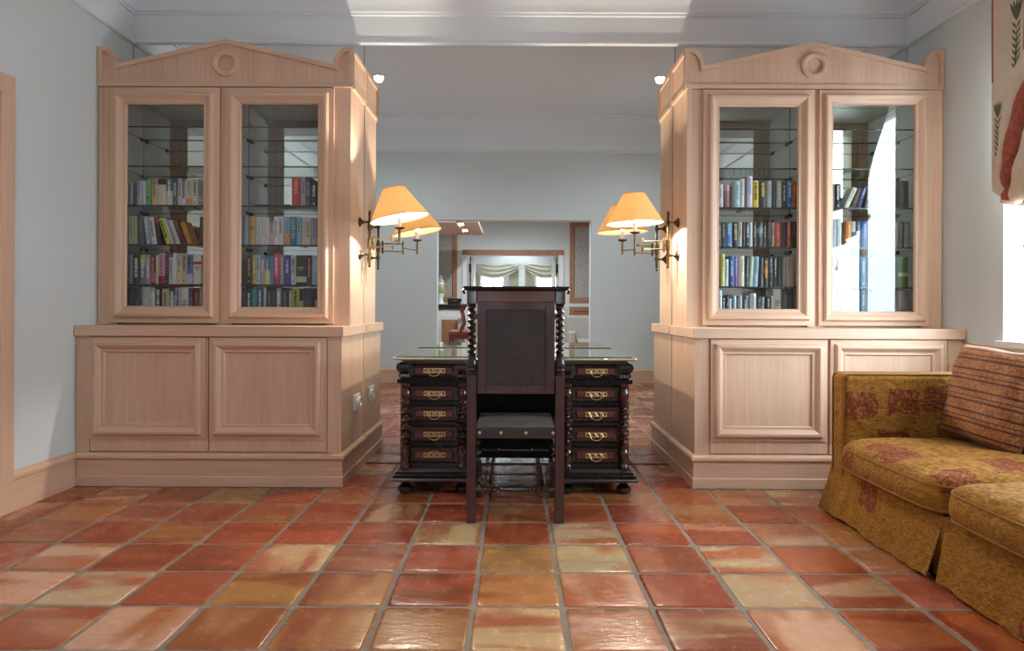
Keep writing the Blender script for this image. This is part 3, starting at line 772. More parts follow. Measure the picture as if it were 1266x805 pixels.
    vo = [mb.bm.verts.new((p[0], yf, p[1])) for p in O]; vi = [mb.bm.verts.new((p[0], yf, p[1])) for p in I]
    wo = [mb.bm.verts.new((p[0], yf + .015, p[1])) for p in O]; wi = [mb.bm.verts.new((p[0], yf + .015, p[1])) for p in I]
    for i in range(n):
        k = (i + 1) % n
        mb.face([vo[i], vo[k], vi[k], vi[i]]); mb.face([vi[i], vi[k], wi[k], wi[i]]); mb.face([vo[k], vo[i], wo[i], wo[k]]); mb.face([wo[i], wi[i], wi[k], wo[k]])
    mb.build('edge_moulding', W[1], ped, smooth=25)
    cx = (x0 + x1) / 2; c = (cx, yf + .0135, 2.527)
    mb = MB(); mb.lathe(c, [(.048, 0), (.048, -.012), (.055, -.019), (.064, -.021), (.074, -.018), (.08, -.010), (.08, 0)], 36, 'y', cap=(False, False)); mb.build('ring_ornament', W[0], ped)
    # return on the exposed side
    xo = x1 if inner > 0 else x0
    a, b = sx(xo - s * .014, xo - s * .034); mb = MB(); mb.box(a, b, yf + .034, YE, zb, zt); rt = mb.build('pediment_return', W[2], B, smooth=0)
    mb = MB(); a, b = sx(xo, xo - s * .0135)
    mb.box(a, b, yf + .015, YE, zb, zb + .026); mb.box(a, b, yf + .015, YE, zt - .024, zt); mb.box(a, b, YE - .03, YE, zb + .026, zt - .024); mb.box(a, b, yf + .015, yf + .03, zb + .026, zt - .024)
    mb.build('edge_moulding', W[2], rt, smooth=0)
    return B
k1, k2 = 3.975 / 845, 4.18 / 845
def lo(px): return (px - 635.5) * k1
def up(px): return (px - 635.5) * k2
BL = bookcase('tall limed beech bookcase with glass doors, beside the timber door frame', XL + .004, -1.0032, 1,
              [(lo(111.3), lo(257.6)), (lo(259.6), lo(404.5))], [(up(136.5), up(272.6)), (up(278.2), up(413))],
              [(up(157), up(255.3)), (up(298.2), up(396.2))], [(-2.476, -1.803), (-1.773, -1.0372)])
BR = bookcase('tall limed beech bookcase with glass doors, standing behind the sofa', 1.0537, XR - .004, -1,
              [(lo(878), lo(1024)), (lo(1026), lo(1172))], [(up(867.3), up(1005)), (up(1010.5), up(1146))],
              [(up(887.5), up(985)), (up(1028), up(1125.5))], [(1.0877, 1.835), (1.865, 2.544)])

# double socket on the exposed side of the left bookcase
def outlet(label):
    x = -1.0032; y, z = 4.335, .44
    t = thing('power_socket', label, 'socket', (x, y, z))
    mb = MB(); mb.box(x + .0003, x + .014, y - .075, y + .075, z - .05, z + .05, .004); mb.build('plate', M['white_gloss'], t)
    mb = MB(); mb.lathe((x + .014, y + .03, z), [(.034, 0), (.034, .012), (.03, .014), (.028, .006), (.005, .006)], 20, 'x'); sk = mb.build('socket_ring', M['white_gloss'], t)
    mb = MB()
    for a in (0, 2.1, 4.2): mb.lathe((x + .0195, y + .03 + .014 * math.sin(a), z + .014 * math.cos(a)), [(.0035, 0), (.0035, .001)], 10, 'x')
    mb.build('pin_hole', M['black'], sk)
    mb = MB(); mb.box(x + .014, x + .019, y - .05, y - .03, z - .016, z + .016, .002); mb.build('switch', M['white_gloss'], t)
outlet('white power socket low on the side of the left bookcase')

# ------------------------------------------------------------------ books
PAL = {'white': (225, 225, 222), 'pale grey': (190, 192, 195), 'grey': (140, 142, 145), 'dark grey': (75, 78, 82), 'black': (32, 32, 36), 'cream': (218, 205, 170), 'tan': (190, 160, 115),
       'brown': (95, 70, 55), 'dark red': (110, 45, 45), 'red': (195, 70, 60), 'orange': (210, 120, 60), 'mustard': (205, 150, 50), 'yellow': (220, 200, 70), 'lime green': (175, 190, 60),
       'green': (85, 145, 80), 'dark green': (55, 90, 70), 'teal': (45, 120, 135), 'pale blue': (165, 190, 210), 'blue': (60, 110, 180), 'royal blue': (60, 65, 150), 'navy': (35, 48, 85),
       'lavender': (175, 170, 195), 'purple': (95, 50, 95), 'magenta': (190, 50, 120), 'pink': (205, 155, 175), 'blue-grey': (115, 135, 150), 'taupe': (150, 138, 122), 'coral': (215, 125, 105), 'pale green': (195, 210, 165)}
def cname(c):
    return min(PAL, key=lambda k: sum((a - b) ** 2 for a, b in zip(PAL[k], c)))
_bm = {}
def bmat(h):
    if h not in _bm:
        c = rgb(h); c = tuple(min(.85, v ** 1.06 * 1.08) for v in c[:3]) + (1,)
        _bm[h] = P('book_cloth_' + h, c, .42, var=.06, vscale=(25, 25, 6))
    return _bm[h]
M['pages'] = P('book_pages', rgb(222, 212, 190), .9)
ORD = ['first', 'second', 'third', 'fourth', 'fifth', 'sixth', 'seventh', 'eighth', 'ninth', 'tenth', 'eleventh', 'twelfth', 'thirteenth', 'fourteenth', 'fifteenth', 'sixteenth', 'seventeenth', 'eighteenth', 'nineteenth']
BR_RND = random.Random(5)
def book(x, z, w, h, lean, col, label, group, title=None, col2=None, c2=(0, .3), y=4.262, text=None, style=0):
    d = min(.225, h * .66)
    b0 = (x, y, z + .0006)
    th = .0022
    # cover with rounded spine, as one mesh
    mb = MB()
    bulge = min(.006, w * .18)
    sp = [(w * t, -bulge * math.sin(PI * t)) for t in (0, .2, .4, .6, .8, 1)]
    mb.prism(sp + [(w, .004), (0, .004)], 'z', 0, h)
    mb.box(0, th, .004, d, 0, h); mb.box(w - th, w, .004, d, 0, h)
    me = mb.build('book', bmat(col), smooth=40)
    me.location = b0; me.rotation_euler = (0, math.radians(lean), 0)
    tag(me, label, 'book', group)
    mb = MB(); mb.box(th + .0002, w - th - .0002, .0045, d - .004, .002, h - .002); p = mb.build('page_block', M['pages'], None, smooth=0); p.parent = me
    def yo(t): return -bulge * math.sin(PI * t)
    if col2:
        mb = MB(); pts = [(w * t, yo(t) - .0004) for t in (0, .2, .4, .6, .8, 1)]
        mb.prism(pts + [(w, .001), (0, .001)], 'z', h * c2[0] + .0005, h * c2[1] - .0005); q = mb.build('spine_panel', bmat(col2), None, smooth=40); q.parent = me
    if text:
        cu = bpy.data.curves.new('spine_title', 'FONT'); cu.body = text; cu.size = w * .8; cu.extrude = .0004; cu.align_y = 'CENTER'
        to = bpy.data.objects.new('spine_title', cu); COL.objects.link(to)
        dg = bpy.context.evaluated_depsgraph_get(); dg.update()
        tm = bpy.data.meshes.new_from_object(to.evaluated_get(dg)); bpy.data.objects.remove(to)
        wd = max(v.co.x for v in tm.vertices)
        tm.transform(Matrix.Translation((w * .5, -bulge - .0008, h * .94)) @ Matrix.Rotation(PI / 2, 4, 'Y') @ Matrix.Rotation(PI / 2, 4, 'X') @ Matrix.Scale(h * .7 / wd, 4, (1, 0, 0)))
        tm.materials.clear(); tm.materials.append(bmat(title))
        q = bpy.data.objects.new('spine_title', tm); COL.objects.link(q); q.parent = me
    elif title:
        mb = MB(); r = BR_RND
        # rows of tiny blocks stand for print too small to read
        if w > .03 and style == 1:
            zz = h * r.uniform(.55, .62)
            for k in range(r.randint(2, 4)):
                ww = w * r.uniform(.3, .7); mb.box(w / 2 - ww / 2, w / 2 + ww / 2, -bulge - .001, -bulge * .3, zz, zz + .006); zz -= .013
        else:
            z1 = h * r.uniform(.82, .94); z0 = h * r.uniform(.25, .5); zz = z1; gw = w * r.uniform(.28, .5)
            while zz > z0:
                s_ = r.uniform(.005, .009); off = r.uniform(-.1, .1) * gw
                mb.box(w / 2 - gw / 2 + (off if off > 0 else 0), w / 2 + gw / 2 + (off if off < 0 else 0), -bulge - .0012, -bulge * .4, zz - s_, zz); zz -= s_ + r.choice((.002, .002, .0025, .007))
            if z0 > h * .3 and r.random() < .6: mb.box(w / 2 - gw * .3, w / 2 + gw * .3, -bulge - .0012, -bulge * .4, h * .08, h * .14)
        q = mb.build('spine_title', bmat(title), None, smooth=0); q.parent = me
    return me
KB = 4.262 / 845
def row(px0, scale, y0, shelf, rname, case, door, data):
    """data: 'x0-x1:top:colour[:t=title][:l=lean][:c=colour2,a,b][:T=text]' in zoomed pixels"""
    fix = {('left', 'left'): 1.8, ('left', 'right'): 1.25, ('right', 'left'): -1.3, ('right', 'right'): -1.9}[(case, door)]
    zs = FLOOR_Z if shelf is None else SHELF_Z[shelf]
    items = data.split()
    # leaning books rest against their neighbour, never inside it
    spec = []
    for it in items:
        f = it.split(':'); a, b = [float(v) for v in f[0].split('-')]
        le = [float(q[2:]) for q in f[3:] if q.startswith('l=')]
        spec.append([(px0 + a / scale - 635.5) * KB, (px0 + b / scale - 635.5) * KB, 1.045 + (380 - (y0 + float(f[2 - 1]) / scale + fix)) * KB - zs, le[0] if le else 0.0])
    for i in range(1, len(spec)):
        if spec[i][3] < 0:
            p, q = spec[i - 1], spec[i]; hm = min(p[2], q[2])
            mx = max(0, (q[0] - p[1]) / hm + math.tan(math.radians(max(0, -p[3]))))
            q[3] = -min(-q[3], math.degrees(math.atan(mx)))
    for i in range(len(spec) - 2, -1, -1):
        if spec[i][3] > 0:
            p, q = spec[i + 1], spec[i]; hm = min(p[2], q[2])
            mx = max(0, (p[0] - q[1]) / hm + math.tan(math.radians(max(0, p[3]))))
            q[3] = min(q[3], math.degrees(math.atan(mx)))
    for i, it in enumerate(items):
        f = it.split(':'); a, b = [float(v) for v in f[0].split('-')]; top = float(f[1]); col = f[2]
        opt = {}
        for q in f[3:]:
            k, v = q.split('='); opt[k] = v
        xa, xb = [(px0 + v / scale - 635.5) * KB for v in (a, b)]
        zt = 1.045 + (380 - (y0 + top / scale + fix)) * KB
        h = zt - zs; lean = spec[i][3]; w = (xb - xa) - .0008
        if lean:
            c = math.cos(math.radians(lean)); h = max(.08, (h - abs(math.sin(math.radians(lean))) * w * c) / c); w = w * c
        c2 = None; cr = (0, .3)
        if 'c' in opt:
            u = opt['c'].split(','); c2 = u[0]; cr = (float(u[1]), float(u[2]))
        cc = [int(x * 2 if len(col) == 3 else x, 16) for x in ([*col] if len(col) == 3 else (col[0:2], col[2:4], col[4:6]))]
        nm = cname(cc)
        how = 'leaning ' if lean else ('thin ' if w < .02 else ('thick ' if w > .042 else ''))
        lab = '%s%s book, %s from the left, %s behind the %s bookcase\'s %s door' % (how, nm, ORD[i], rname, case, door)
        x = xa + .0004
        if lean > 0: # leans to the right: stands on its right-hand bottom edge
            x = xb - .0004 - w * math.cos(math.radians(lean)); z = zs + w * math.sin(math.radians(lean))
        else: z = zs
        book(x, z, w, h, lean, col, lab, 'books behind the %s bookcase\'s %s door' % (case, door), opt.get('t'), c2, cr, 4.262 + .004 * BR_RND.random(), opt.get('T'), 1 if 's' in opt else 0)
A, Z1, Z2 = 8.055, 8.055, 8.945
row(152, Z1, 210, 2, 'top row', 'left', 'left', '50-95:130:a6a5b4 96-130:122:5a465c 131-180:115:b2bcd0:t=8b95ad 181-222:112:bfc4ce 223-280:80:5d9a5c:t=9cc48c 284-340:92:c8ac88:t=6b5a40:c=a58a68,.8,1 345-425:90:cfc9be:c=3a3634,.78,1 428-490:92:c3c8c4:c=4a6e80,.55,1:t=e6e6e0 491-540:92:3d5c68:t=a7bcc0 541-578:85:d3c9cc:t=8a7d84 581-620:85:c2cede:t=54688c:c=5b7086,.9,1 621-685:90:cfccc6:t=9a948c:c=cf9a6a,.04,.3 686-740:90:d6d6d2:t=5c5c60 742-800:92:8ea09f:t=70827e 801-832:95:887a6a')
row(152, Z1, 210, 1, 'second row', 'left', 'left', '50-75:460:c4d0b6 76-98:460:bccca0:t=7c9064 99-137:460:b2b886 153-210:455:4c5058:l=-3:t=7c828a 228-278:462:8fa2b2:l=-7:t=cfd8dc 285-335:470:ccd0d4:l=-8:t=a04e58 340-388:470:2c2a30:l=-11:c=8c4a5c,.8,1 430-474:478:c6d044:l=-20:t=2c3018 478-512:482:b9bcc0:l=-20 530-572:500:cdcfd4:l=-20:t=9aa0a8 576-618:500:3c2a2c:l=-20:t=80403c 644-696:515:cc9234:l=-21:c=b88430,0,1 752-806:468:40302e:l=5:t=70504a 807-832:480:5a3c3a:l=2')
row(152, Z2, 300, 0, 'third row', 'left', 'left', '45-105:130:7c8c9c 110-185:130:26282e:t=d8dade 188-245:135:5a7884:c=b2b04c,.6,1:t=c8d6d4 248-298:135:9c8ca0:t=e0dadc 300-356:135:54282a:t=d08050:c=b4606a,.05,.4 360-390:140:cbb894 391-462:115:c09ab4:t=8c3a58:c=90303c,0,.27 465-500:165:26242a:t=6a6c74 502-550:165:c2c0cc:t=7c7a90 552-587:115:ccd4da 588-650:120:cfc5a2:t=8c7c5a:c=b4b6b8,.6,1 651-704:120:c0b49a:t=5a4c48:s=1 705-771:135:5c86b4:c=b8c2d0,0,.35:t=2c4468 775-866:130:d2d0d0:t=a8303c:c=a83450,.66,.76:s=1 868-918:140:346074:c=aa7850,.02,.4:t=90a474')
row(152, Z2, 300, None, 'bottom row', 'left', 'left', '45-124:500:34383c:t=585e62:s=1 125-201:500:2e3134:t=5a6064:s=1 205-302:490:b4b2b0:t=d0ccc4:s=1 303-355:500:bdc0c6:t=d6d8dc 358-427:495:18181c:t=d0d0d4 430-505:510:c3bda6:t=8a6a5c:c=b4a878,0,.4 508-576:505:7fa0ac:c=30566c,.75,1:t=dbe2e2 578-640:500:b0b8c4:t=4c5c7c 642-726:495:ccced0:t=6c727a:s=1 728-780:505:32405a:t=8896ac 782-842:500:52201e:t=d24838 845-881:490:989a9e 882-918:495:8e8e8c:t=6a6a6a')
row(292, Z1, 210, 2, 'top row', 'left', 'right', '548-636:75:b83a34:t=d89070 638-685:78:9c9cb0:t=5c5a78 686-737:72:4a4854:t=8c8ca0 741-801:115:28262a:t=d6d4ce 802-836:120:221e20:t=6a6460')
row(292, Z1, 210, 1, 'second row', 'left', 'right', '55-114:460:9aa2c0:c=8ab0c4,0,.4 117-187:465:b89c68:t=4a3c24:s=1 190-216:470:c8c8c8:t=8c8c90 217-246:470:c0c0c2 248-274:470:cccccc:t=9a9a9e 275-300:472:c4c2c2 301-325:475:cacacc 326-368:475:bea8b4:c=5c6e80,.82,1:t=8c6474 370-414:465:d6d6d6:t=3a3a3e:s=1 416-467:465:cacace:t=7a7a80 470-533:468:7fa8c8:c=c09060,.02,.4:t=567c9c 535-596:468:1c6c9c:t=c8dc7c:T=CLEEVES:c=2c7898,.72,1 598-646:470:80a8b4:t=4a7884 652-689:472:c6c4c0:t=9a9890 690-741:475:c4bea0:t=70684c 743-797:478:a9a0b8:t=6c6284 800-836:480:3c3c58:c=6a2430,.1,.5')
row(292, Z2, 300, 0, 'third row', 'left', 'right', '65-111:138:3a363c:c=6a6470,.8,1 115-168:138:1e1c1e:t=c89a50 170-220:138:a49c58:t=c4bc84 222-266:140:a8b2be:t=6a7484 267-311:140:a09494:t=c4b8b0:c=6a80a8,.85,1 312-371:145:3e6c98:c=c2bc7c,0,.5:t=c8ccd4 373-409:145:4484a0 411-476:125:bc3c84:t=d8a0c0:c=8a2c6c,0,.2 478-526:138:8c8474:t=b8b09c 530-599:138:36409a:t=b4bce0 602-657:138:bdbac0:t=3c3a44 661-777:140:2a2826:c=b4bca4,.08,.28:t=9cac54:s=1 780-831:140:241a20:t=c0607c 834-922:140:8cacc4:t=b4c6d4')
row(292, Z2, 300, None, 'bottom row', 'left', 'right', '65-110:500:283448:t=4c6484 112-167:500:20242c:t=d8dce0 169-226:505:22808c:t=50a8b0 229-300:500:1c4474:t=e0e4ec 302-330:500:aeb4bc 333-394:503:1c1c20:t=7c7c84 395-439:503:202024:t=50505a 441-495:505:9a9a9a:t=e0e0e2 498-581:500:1a1a1e:t=6c6c74 583-616:530:b09aa4:t=d8d0d4 618-697:500:a4ac24:t=2c3010 700-740:510:b4aa9c:c=2c2424,.6,1 742-848:500:1e1e22:t=6a6a70:s=1 850-924:500:222226:t=d0d0d6:s=1')
row(882, Z1, 210, 2, 'top row', 'right', 'left', '42-96:150:d2ccd0:t=a89aa4 99-156:155:9a6470:c=cc8c90,.75,1 158-200:165:4c4a50 202-260:112:b0c6cc:t=7c98a4 263-305:92:cdd2ce:t=a8acac 306-332:72:6c3464 334-386:65:d0cfda:t=9090a8 389-445:108:d6b42c:t=5c4c14 448-528:115:1c1c1a:t=d4b83c 530-575:112:b4b0b4:t=7c7880 577-622:112:28404c 623-676:112:a4ae84:c=b8bab4,0,.35:t=d4d8c0 678-725:110:3c2834:t=c0a8a8 727-779:108:1c84bc:t=c0dcec 782-830:110:cc6a2c:t=e09c5c')
row(882, Z1, 210, 1, 'second row', 'right', 'left', '42-76:522:44484c:t=a0a4a4 77-116:525:221f1f:t=c88c50 119-184:522:4468a8:c=4c8070,.8,1:t=a8bcdc 187-246:522:26262a:t=b0b484 248-281:522:c4b8a8:t=8c7c6c 283-318:525:1e1a1c:t=8c6a4c 319-355:522:242c40:t=d0d8e0 357-389:522:b8c4c4 391-426:522:201e1c:t=a48c50 427-490:522:1c1c20:c=3c7cb0,.55,.75:t=9c9c60 492-526:522:242220:t=a89454 529-580:495:302424:t=6c5450 582-605:525:b4a49c:t=7c5c54 607-667:522:b85440:t=dc8c70 668-691:520:54242c 692-728:525:242830:t=5c6478 733-768:518:d07c64:t=f0c0a8 772-828:515:32282c:t=6c5a5c')
row(882, Z2, 300, 0, 'third row', 'right', 'left', '88-125:128:dcd67c:t=b4ac54 128-166:185:c8d2de:t=7c90b4 169-232:150:1c3c74:t=a8c0dc 233-268:155:6c58a8:c=4878b8,.5,1:t=c8a0c8 270-292:158:9c7450 294-342:150:d0ccc2:t=a8a49a 346-384:148:38363a:l=3:t=9a9894 390-432:155:a4bca4:l=3:t=d4dcc8 436-488:155:8ca0bc:l=4:t=5c7090 502-553:165:181818 556-606:170:2a2220:t=d49c3c:c=b06030,.45,.6 608-658:155:30343c:t=8c94a0 660-708:155:241a20:t=c8c0b8 710-756:155:2c4a44 762-808:152:a29aa0:t=c4bcc0 810-853:152:cabcaa:t=a49888 855-886:150:c0988c')
row(882, Z2, 300, None, 'bottom row', 'right', 'left', '42-97:530:d8dadc:t=a8acb4 100-131:600:242424:t=d4d4d4 132-170:595:1e2024 171-201:620:c6cacc 218-256:590:a4bccc:t=d0dce4 258-288:590:1c2430:t=8c9cb4 289-318:590:b4c4cc 320-391:590:3a383c:t=9c989c 395-425:560:82868c 427-473:560:ccc8c8:t=a49ca0 476-530:595:201e22:t=6c6468 532-566:600:7c8494:t=aab4c0 580-635:595:3a2824:t=c0a08c 637-661:590:b0a4a4 664-756:512:bab2ae:t=6c6460:s=1 762-830:512:3c5c50:c=94845c,0,.3:t=8ca890 832-886:520:2c3440:t=545c70')
row(1022, Z1, 210, 2, 'top row', 'right', 'right', '50-75:145:747478 77-139:140:1c1e24:t=b8c0cc 164-212:172:dad8cc:l=27:t=a8a498 232-278:180:5c4438:l=21 286-338:155:243468:l=18:t=a8b4d0 360-402:158:302c34:l=14:t=a87c5c 430-478:155:5c6c7c:l=10:t=9caab4 494-540:148:8c7c70:l=6:t=b0a494 575-660:160:a8a8b4:t=8c8c98 710-782:112:262628:t=50504e 784-812:112:2c2c2e')
row(1022, Z1, 210, 1, 'second row', 'right', 'right', '50-95:490:aeb8c4:t=8894a4 97-146:490:b8c0c8 190-246:515:c47c44:c=a84048,0,.35:t=d8bc6c 250-286:515:b8b8c8:c=3c4880,.4,.6 292-336:515:3c5468:t=a8b8c0 340-407:515:1c4c94:t=5c84bc 414-450:520:b4aa98:t=8a806c 452-512:520:8c8c84 688-712:520:7c7c78 715-767:515:4a4440:t=6c645c 770-828:515:8e9090:t=aaacac')
row(1022, Z2, 300, 0, 'third row', 'right', 'right', '60-115:160:8c8ca4 116-172:160:a4a8a8:t=c0c4c4 180-250:160:b0bcb0:t=d0d8d0 252-310:160:a4bccc 312-358:160:b4c8d4 372-433:160:4c84a8:t=8cb4cc 436-476:160:1c3050 760-790:160:747878 792-905:155:4c7444:c=c4c4a4,.35,.47:s=1')
row(1022, Z2, 300, None, 'bottom row', 'right', 'right', '60-110:540:5c8ca8 111-160:540:6c9cb4:t=a8c4d4 172-235:530:a8bcc8 236-300:530:b4c4cc:t=8ca0ac 301-368:530:98b0c0 376-434:520:3c6880:t=7ca4b8 436-478:520:20344c 750-792:530:5c4858 795-915:530:8c8884:t=b4b0a8:s=1')
# one book lies flat on the upper shelf
mb = MB(); mb.box(-1.62, -1.40, 4.262, 4.41, SHELF_Z[2] + .0006, SHELF_Z[2] + .0026); mb.box(-1.62, -1.40, 4.262, 4.41, SHELF_Z[2] + .0092, SHELF_Z[2] + .0112); mb.box(-1.62, -1.40, 4.262, 4.266, SHELF_Z[2] + .0026, SHELF_Z[2] + .0092)
o = mb.build('book', bmat('2c2a2c'), smooth=0, base=(-1.51, 4.262, SHELF_Z[2] + .0006)); tag(o, 'dark book lying flat on the upper shelf behind left bookcase\'s right door', 'book', 'books behind the left bookcase\'s right door')
mb = MB(); mb.box(-1.616, -1.404, 4.2665, 4.406, SHELF_Z[2] + .0028, SHELF_Z[2] + .009); mb.build('page_block', M['pages'], o, smooth=0, base=(-1.51, 4.262, SHELF_Z[2] + .0006))
# ------------------------------------------------------------------ partners' desk
CX = .0065
def desk():
    D = thing('desk', 'dark carved wooden pedestal desk with twisted columns and brass handles, against the mirror', 'desk', (CX, 4.1, 0))
    yf, yb = 3.835, 4.425
    # top with rope-carved edge and glass sheet
    mb = MB(); mb.box(CX - .668, CX + .668, 3.775, 4.475, .749, .766, .004); top = mb.build('desk_top', M['ebony'], D)
    mb = MB()
    for x0, x1, y in ((CX - .668, CX + .668, 3.773), (CX - .668, CX + .668, 4.477)):
        n = 150
        for s in (0, PI):
            mb.tube([(x0 + (x1 - x0) * i / (n * 3), y + .004 * math.cos(i * 2.1 + s), .7575 + .004 * math.sin(i * 2.1 + s)) for i in range(n * 3 + 1)], .0045, 5)
    for x in (CX - .67, CX + .67):
        for s in (0, PI):
            mb.tube([(x + .004 * math.cos(i * 2.1 + s), 3.775 + .7 * i / 240, .7575 + .004 * math.sin(i * 2.1 + s)) for i in range(241)], .0045, 5)
    mb.build('rope_edge', P('gilt_wood', rgb(196, 182, 156), .35, .3), top)
    mb = MB(); mb.box(CX - .655, CX + .655, 3.788, 4.462, .7662, .772, .001); mb.build('glass_top', M['desk_glass'], D)
    mb = MB(); mb.box(CX - .625, CX + .625, 3.80, 4.45, .728, .749, .004); mb.build('frieze', M['ebony'], D)
    mb = MB(); mb.box(CX - .26, CX + .26, 4.40, 4.42, .075, .728); mb.build('modesty_panel', M['dark_board'], D, smooth=0)
    mb = MB(); mb.box(CX - .26, CX + .26, 3.86, 3.88, .63, .728, .003); mb.ripple(CX - .25, CX + .25, .64, .72, 3.86, .005, .009, 3.861); mb.build('kneehole_apron', M['ebony'], D)
    for s in (-1, 1):
        xi, xo = CX + s * .262, CX + s * .645
        a, b = min(xi, xo), max(xi, xo)
        mb = MB(); mb.box(a + .0, b, yf + .03, yb, .14, .728); ped = mb.build('pedestal', M['ebony'], D, smooth=0)
        # upper drawer frieze block and ripple band
        mb = MB(); mb.box(a + .002, b - .002, yf - .002, yf + .03, .645, .735, .002); mb.build('upper_block', M['ebony'], ped, smooth=0)
        mb = MB(); mb.ripple(a - .012, b + .012, .618, .642, yf - .022, .005, .0085, yf + .03); mb.box(a - .012, b + .012, yf + .03, yb + .01, .618, .642, .002); mb.build('ripple_band', M['ebony'], ped)
        # flared plinth
        mb = MB()
        rings = []
        for e, z in ((.0, .142), (.004, .13), (.018, .11), (.032, .092), (.038, .084), (.038, .076)):
            rings.append([(a - .004 - e, yf - .012 - e, z), (b + .004 + e, yf - .012 - e, z), (b + .004 + e, yb + .004 + e * .6, z), (a - .004 - e, yb + .004 + e * .6, z)])
        mb.loops(rings)
        for (zz, e) in ((.118, .012), (.101, .026)): mb.ripple(a - .006 - e, b + .006 + e, zz - .007, zz + .007, yf - .012 - e - .004, .005, .0085, yf)
        mb.build('plinth', M['ebony'], ped, smooth=30)
        # bun feet
        for fx in (a + .03, b - .03):
            for fy in (yf + .02, yb - .04):
                mb = MB(); mb.lathe((fx, fy, 0), [(.024, 0), (.036, .006), (.042, .02), (.04, .034), (.028, .046), (.02, .052), (.024, .06), (.026, .076)], 20); mb.build('bun_foot', M['ebony'], ped)
        # corner columns and scroll corbels
        for cx in (a + .033, b - .033):
            c = (cx, yf, 0)
            col = M['turned']
            mb = MB(); mb.lathe(c, [(.03, .142), (.031, .155), (.026, .16), (.02, .175), (.026, .2), (.031, .222), (.026, .238), (.02, .25), (.03, .256), (.03, .27), (.02, .276), (.026, .285)], 20)
            mb.twist(c, .0225, .0095, .285, .495, 4.6, 14, 90)
            mb.lathe(c, [(.026, .495), (.02, .503), (.03, .508), (.03, .52), (.02, .528), (.026, .545), (.03, .56), (.024, .578), (.019, .59), (.028, .598), (.031, .606), (.031, .618)], 20)
            mb.build('twisted_column', col, ped)
            mb = MB()
            pr = [(yf + .03, .735), (yf - .03, .735), (yf - .043, .722), (yf - .045, .70), (yf - .034, .682), (yf - .02, .672), (yf - .026, .662), (yf - .03, .652), (yf - .02, .643), (yf + .03, .643)]
            for q in (-.024, -.008, .008):
                mb.prism(pr, 'x', cx + q, cx + q + .0145)
            sx = 1 if cx > (a + b) / 2 else -1
            if (cx > (a + b) / 2) == (s > 0):
                sc = [(cx + s * .026, .735), (cx + s * .044, .728), (cx + s * .052, .71), (cx + s * .046, .69), (cx + s * .032, .676), (cx + s * .038, .665), (cx + s * .036, .652), (cx + s * .024, .643)]
                mb.prism(sc, 'y', yf - .02, yf + .03)
            mb.build('scroll_corbel', M['ebony'], ped, smooth=40)
        # five drawers
        xa, xb = a + .07, b - .07
        ZD = [.690, .560, .447, .332, .216]
        for k, z in enumerate(ZD):
            hh = .043 if k == 0 else .054
            xx0, xx1 = (a + .066, b - .066)
            yy = yf + .012 if k else yf - .004
            mb = MB()
            mb.box(xx0, xx1, yy, yy + .03, z - hh, z + hh)
            mb.ripple(xx0, xx1, z + hh - .018, z + hh - .002, yy, .0045, .0085, yy + .002)
            mb.ripple(xx0, xx1, z - hh + .002, z - hh + .016, yy, .0045, .0085, yy + .002)
            n = 7
            for q in range(n):
                zz = z - hh + .018 + (2 * hh - .036) * q / n
                for ux in (xx0 + .001, xx1 - .013): mb.box(ux, ux + .012, yy - .004, yy, zz, zz + (2 * hh - .036) / n * .62)
            dr = mb.build('drawer', M['ebony'], ped, smooth=30)
            xm = (a + b) / 2; pw = .112
            mb = MB()
            v = []
            for e, o in ((0, 0), (0, .012), (.009, .02)):
                v.append([(xm - pw + e, yy - o, z - .022 + e * .6), (xm + pw - e, yy - o, z - .022 + e * .6), (xm + pw - e, yy - o, z + .022 - e * .6), (xm - pw + e, yy - o, z + .022 - e * .6)])
            mb.loops(v, cap=(False, True)); mb.build('raised_panel', M['mahog'], dr, smooth=20)
            # pierced brass plate with a bail handle
            hy = yy - .0205; hx = xm + (0.003 if s > 0 else .004)
            mb = MB()
            for q in range(7):
                ux = hx - .05 + q * .0167
                if q % 2 == 0:
                    mb.tube([(ux + .0075 * math.cos(t * PI / 4), hy, z + .0005 + .0115 * math.sin(t * PI / 4)) for t in range(8)], .0022, 5, closed=True)
                else:
                    mb.tube([(ux - .008, hy, z - .011), (ux, hy, z), (ux + .008, hy, z + .011)], .0022, 5); mb.tube([(ux - .008, hy, z + .011), (ux, hy, z), (ux + .008, hy, z - .011)], .0022, 5)
            mb.box(hx - .06, hx + .06, hy - .0012, hy + .0008, z + .0105, z + .0135); mb.box(hx - .06, hx + .06, hy - .0012, hy + .0008, z - .0135, z - .0105)
            mb.box(hx - .06, hx - .057, hy - .0012, hy + .0008, z - .0105, z + .0105); mb.box(hx + .057, hx + .06, hy - .0012, hy + .0008, z - .0105, z + .0105)
            for ux in (-.034, .034): mb.sphere((hx + ux, hy - .005, z - .002), .006, 8, 6)
            pl = mb.build('brass_plate', M['gilt'], dr)
            up_ = (s < 0 and k == 4)
            mb = MB(); mb.tube([(hx + .034 * math.cos(t / 12 * PI), hy - .009 - .004 * math.sin(t / 12 * PI), z - .002 + (1 if up_ else -1) * .028 * math.sin(t / 12 * PI)) for t in range(13)], .0024, 6); mb.build('bail_handle', M['gilt'], pl)
        # side lock knob seen past the column
        mb = MB(); mb.lathe(((b if s > 0 else a) , 4.15, .44), [(.012, 0), (.012, s * .004), (.006, s * .01), (.01, s * .018), (.004, s * .022)], 12, 'x'); mb.build('side_knob', M['brass_dark'], ped)
    return D
m, nt, b = mat('desk_glass_sheet'); b.inputs['Base Color'].default_value = rgb(96, 112, 103); b.inputs['Roughness'].default_value = .02; b.inputs['IOR'].default_value = 2.1; M['desk_glass'] = m
desk()

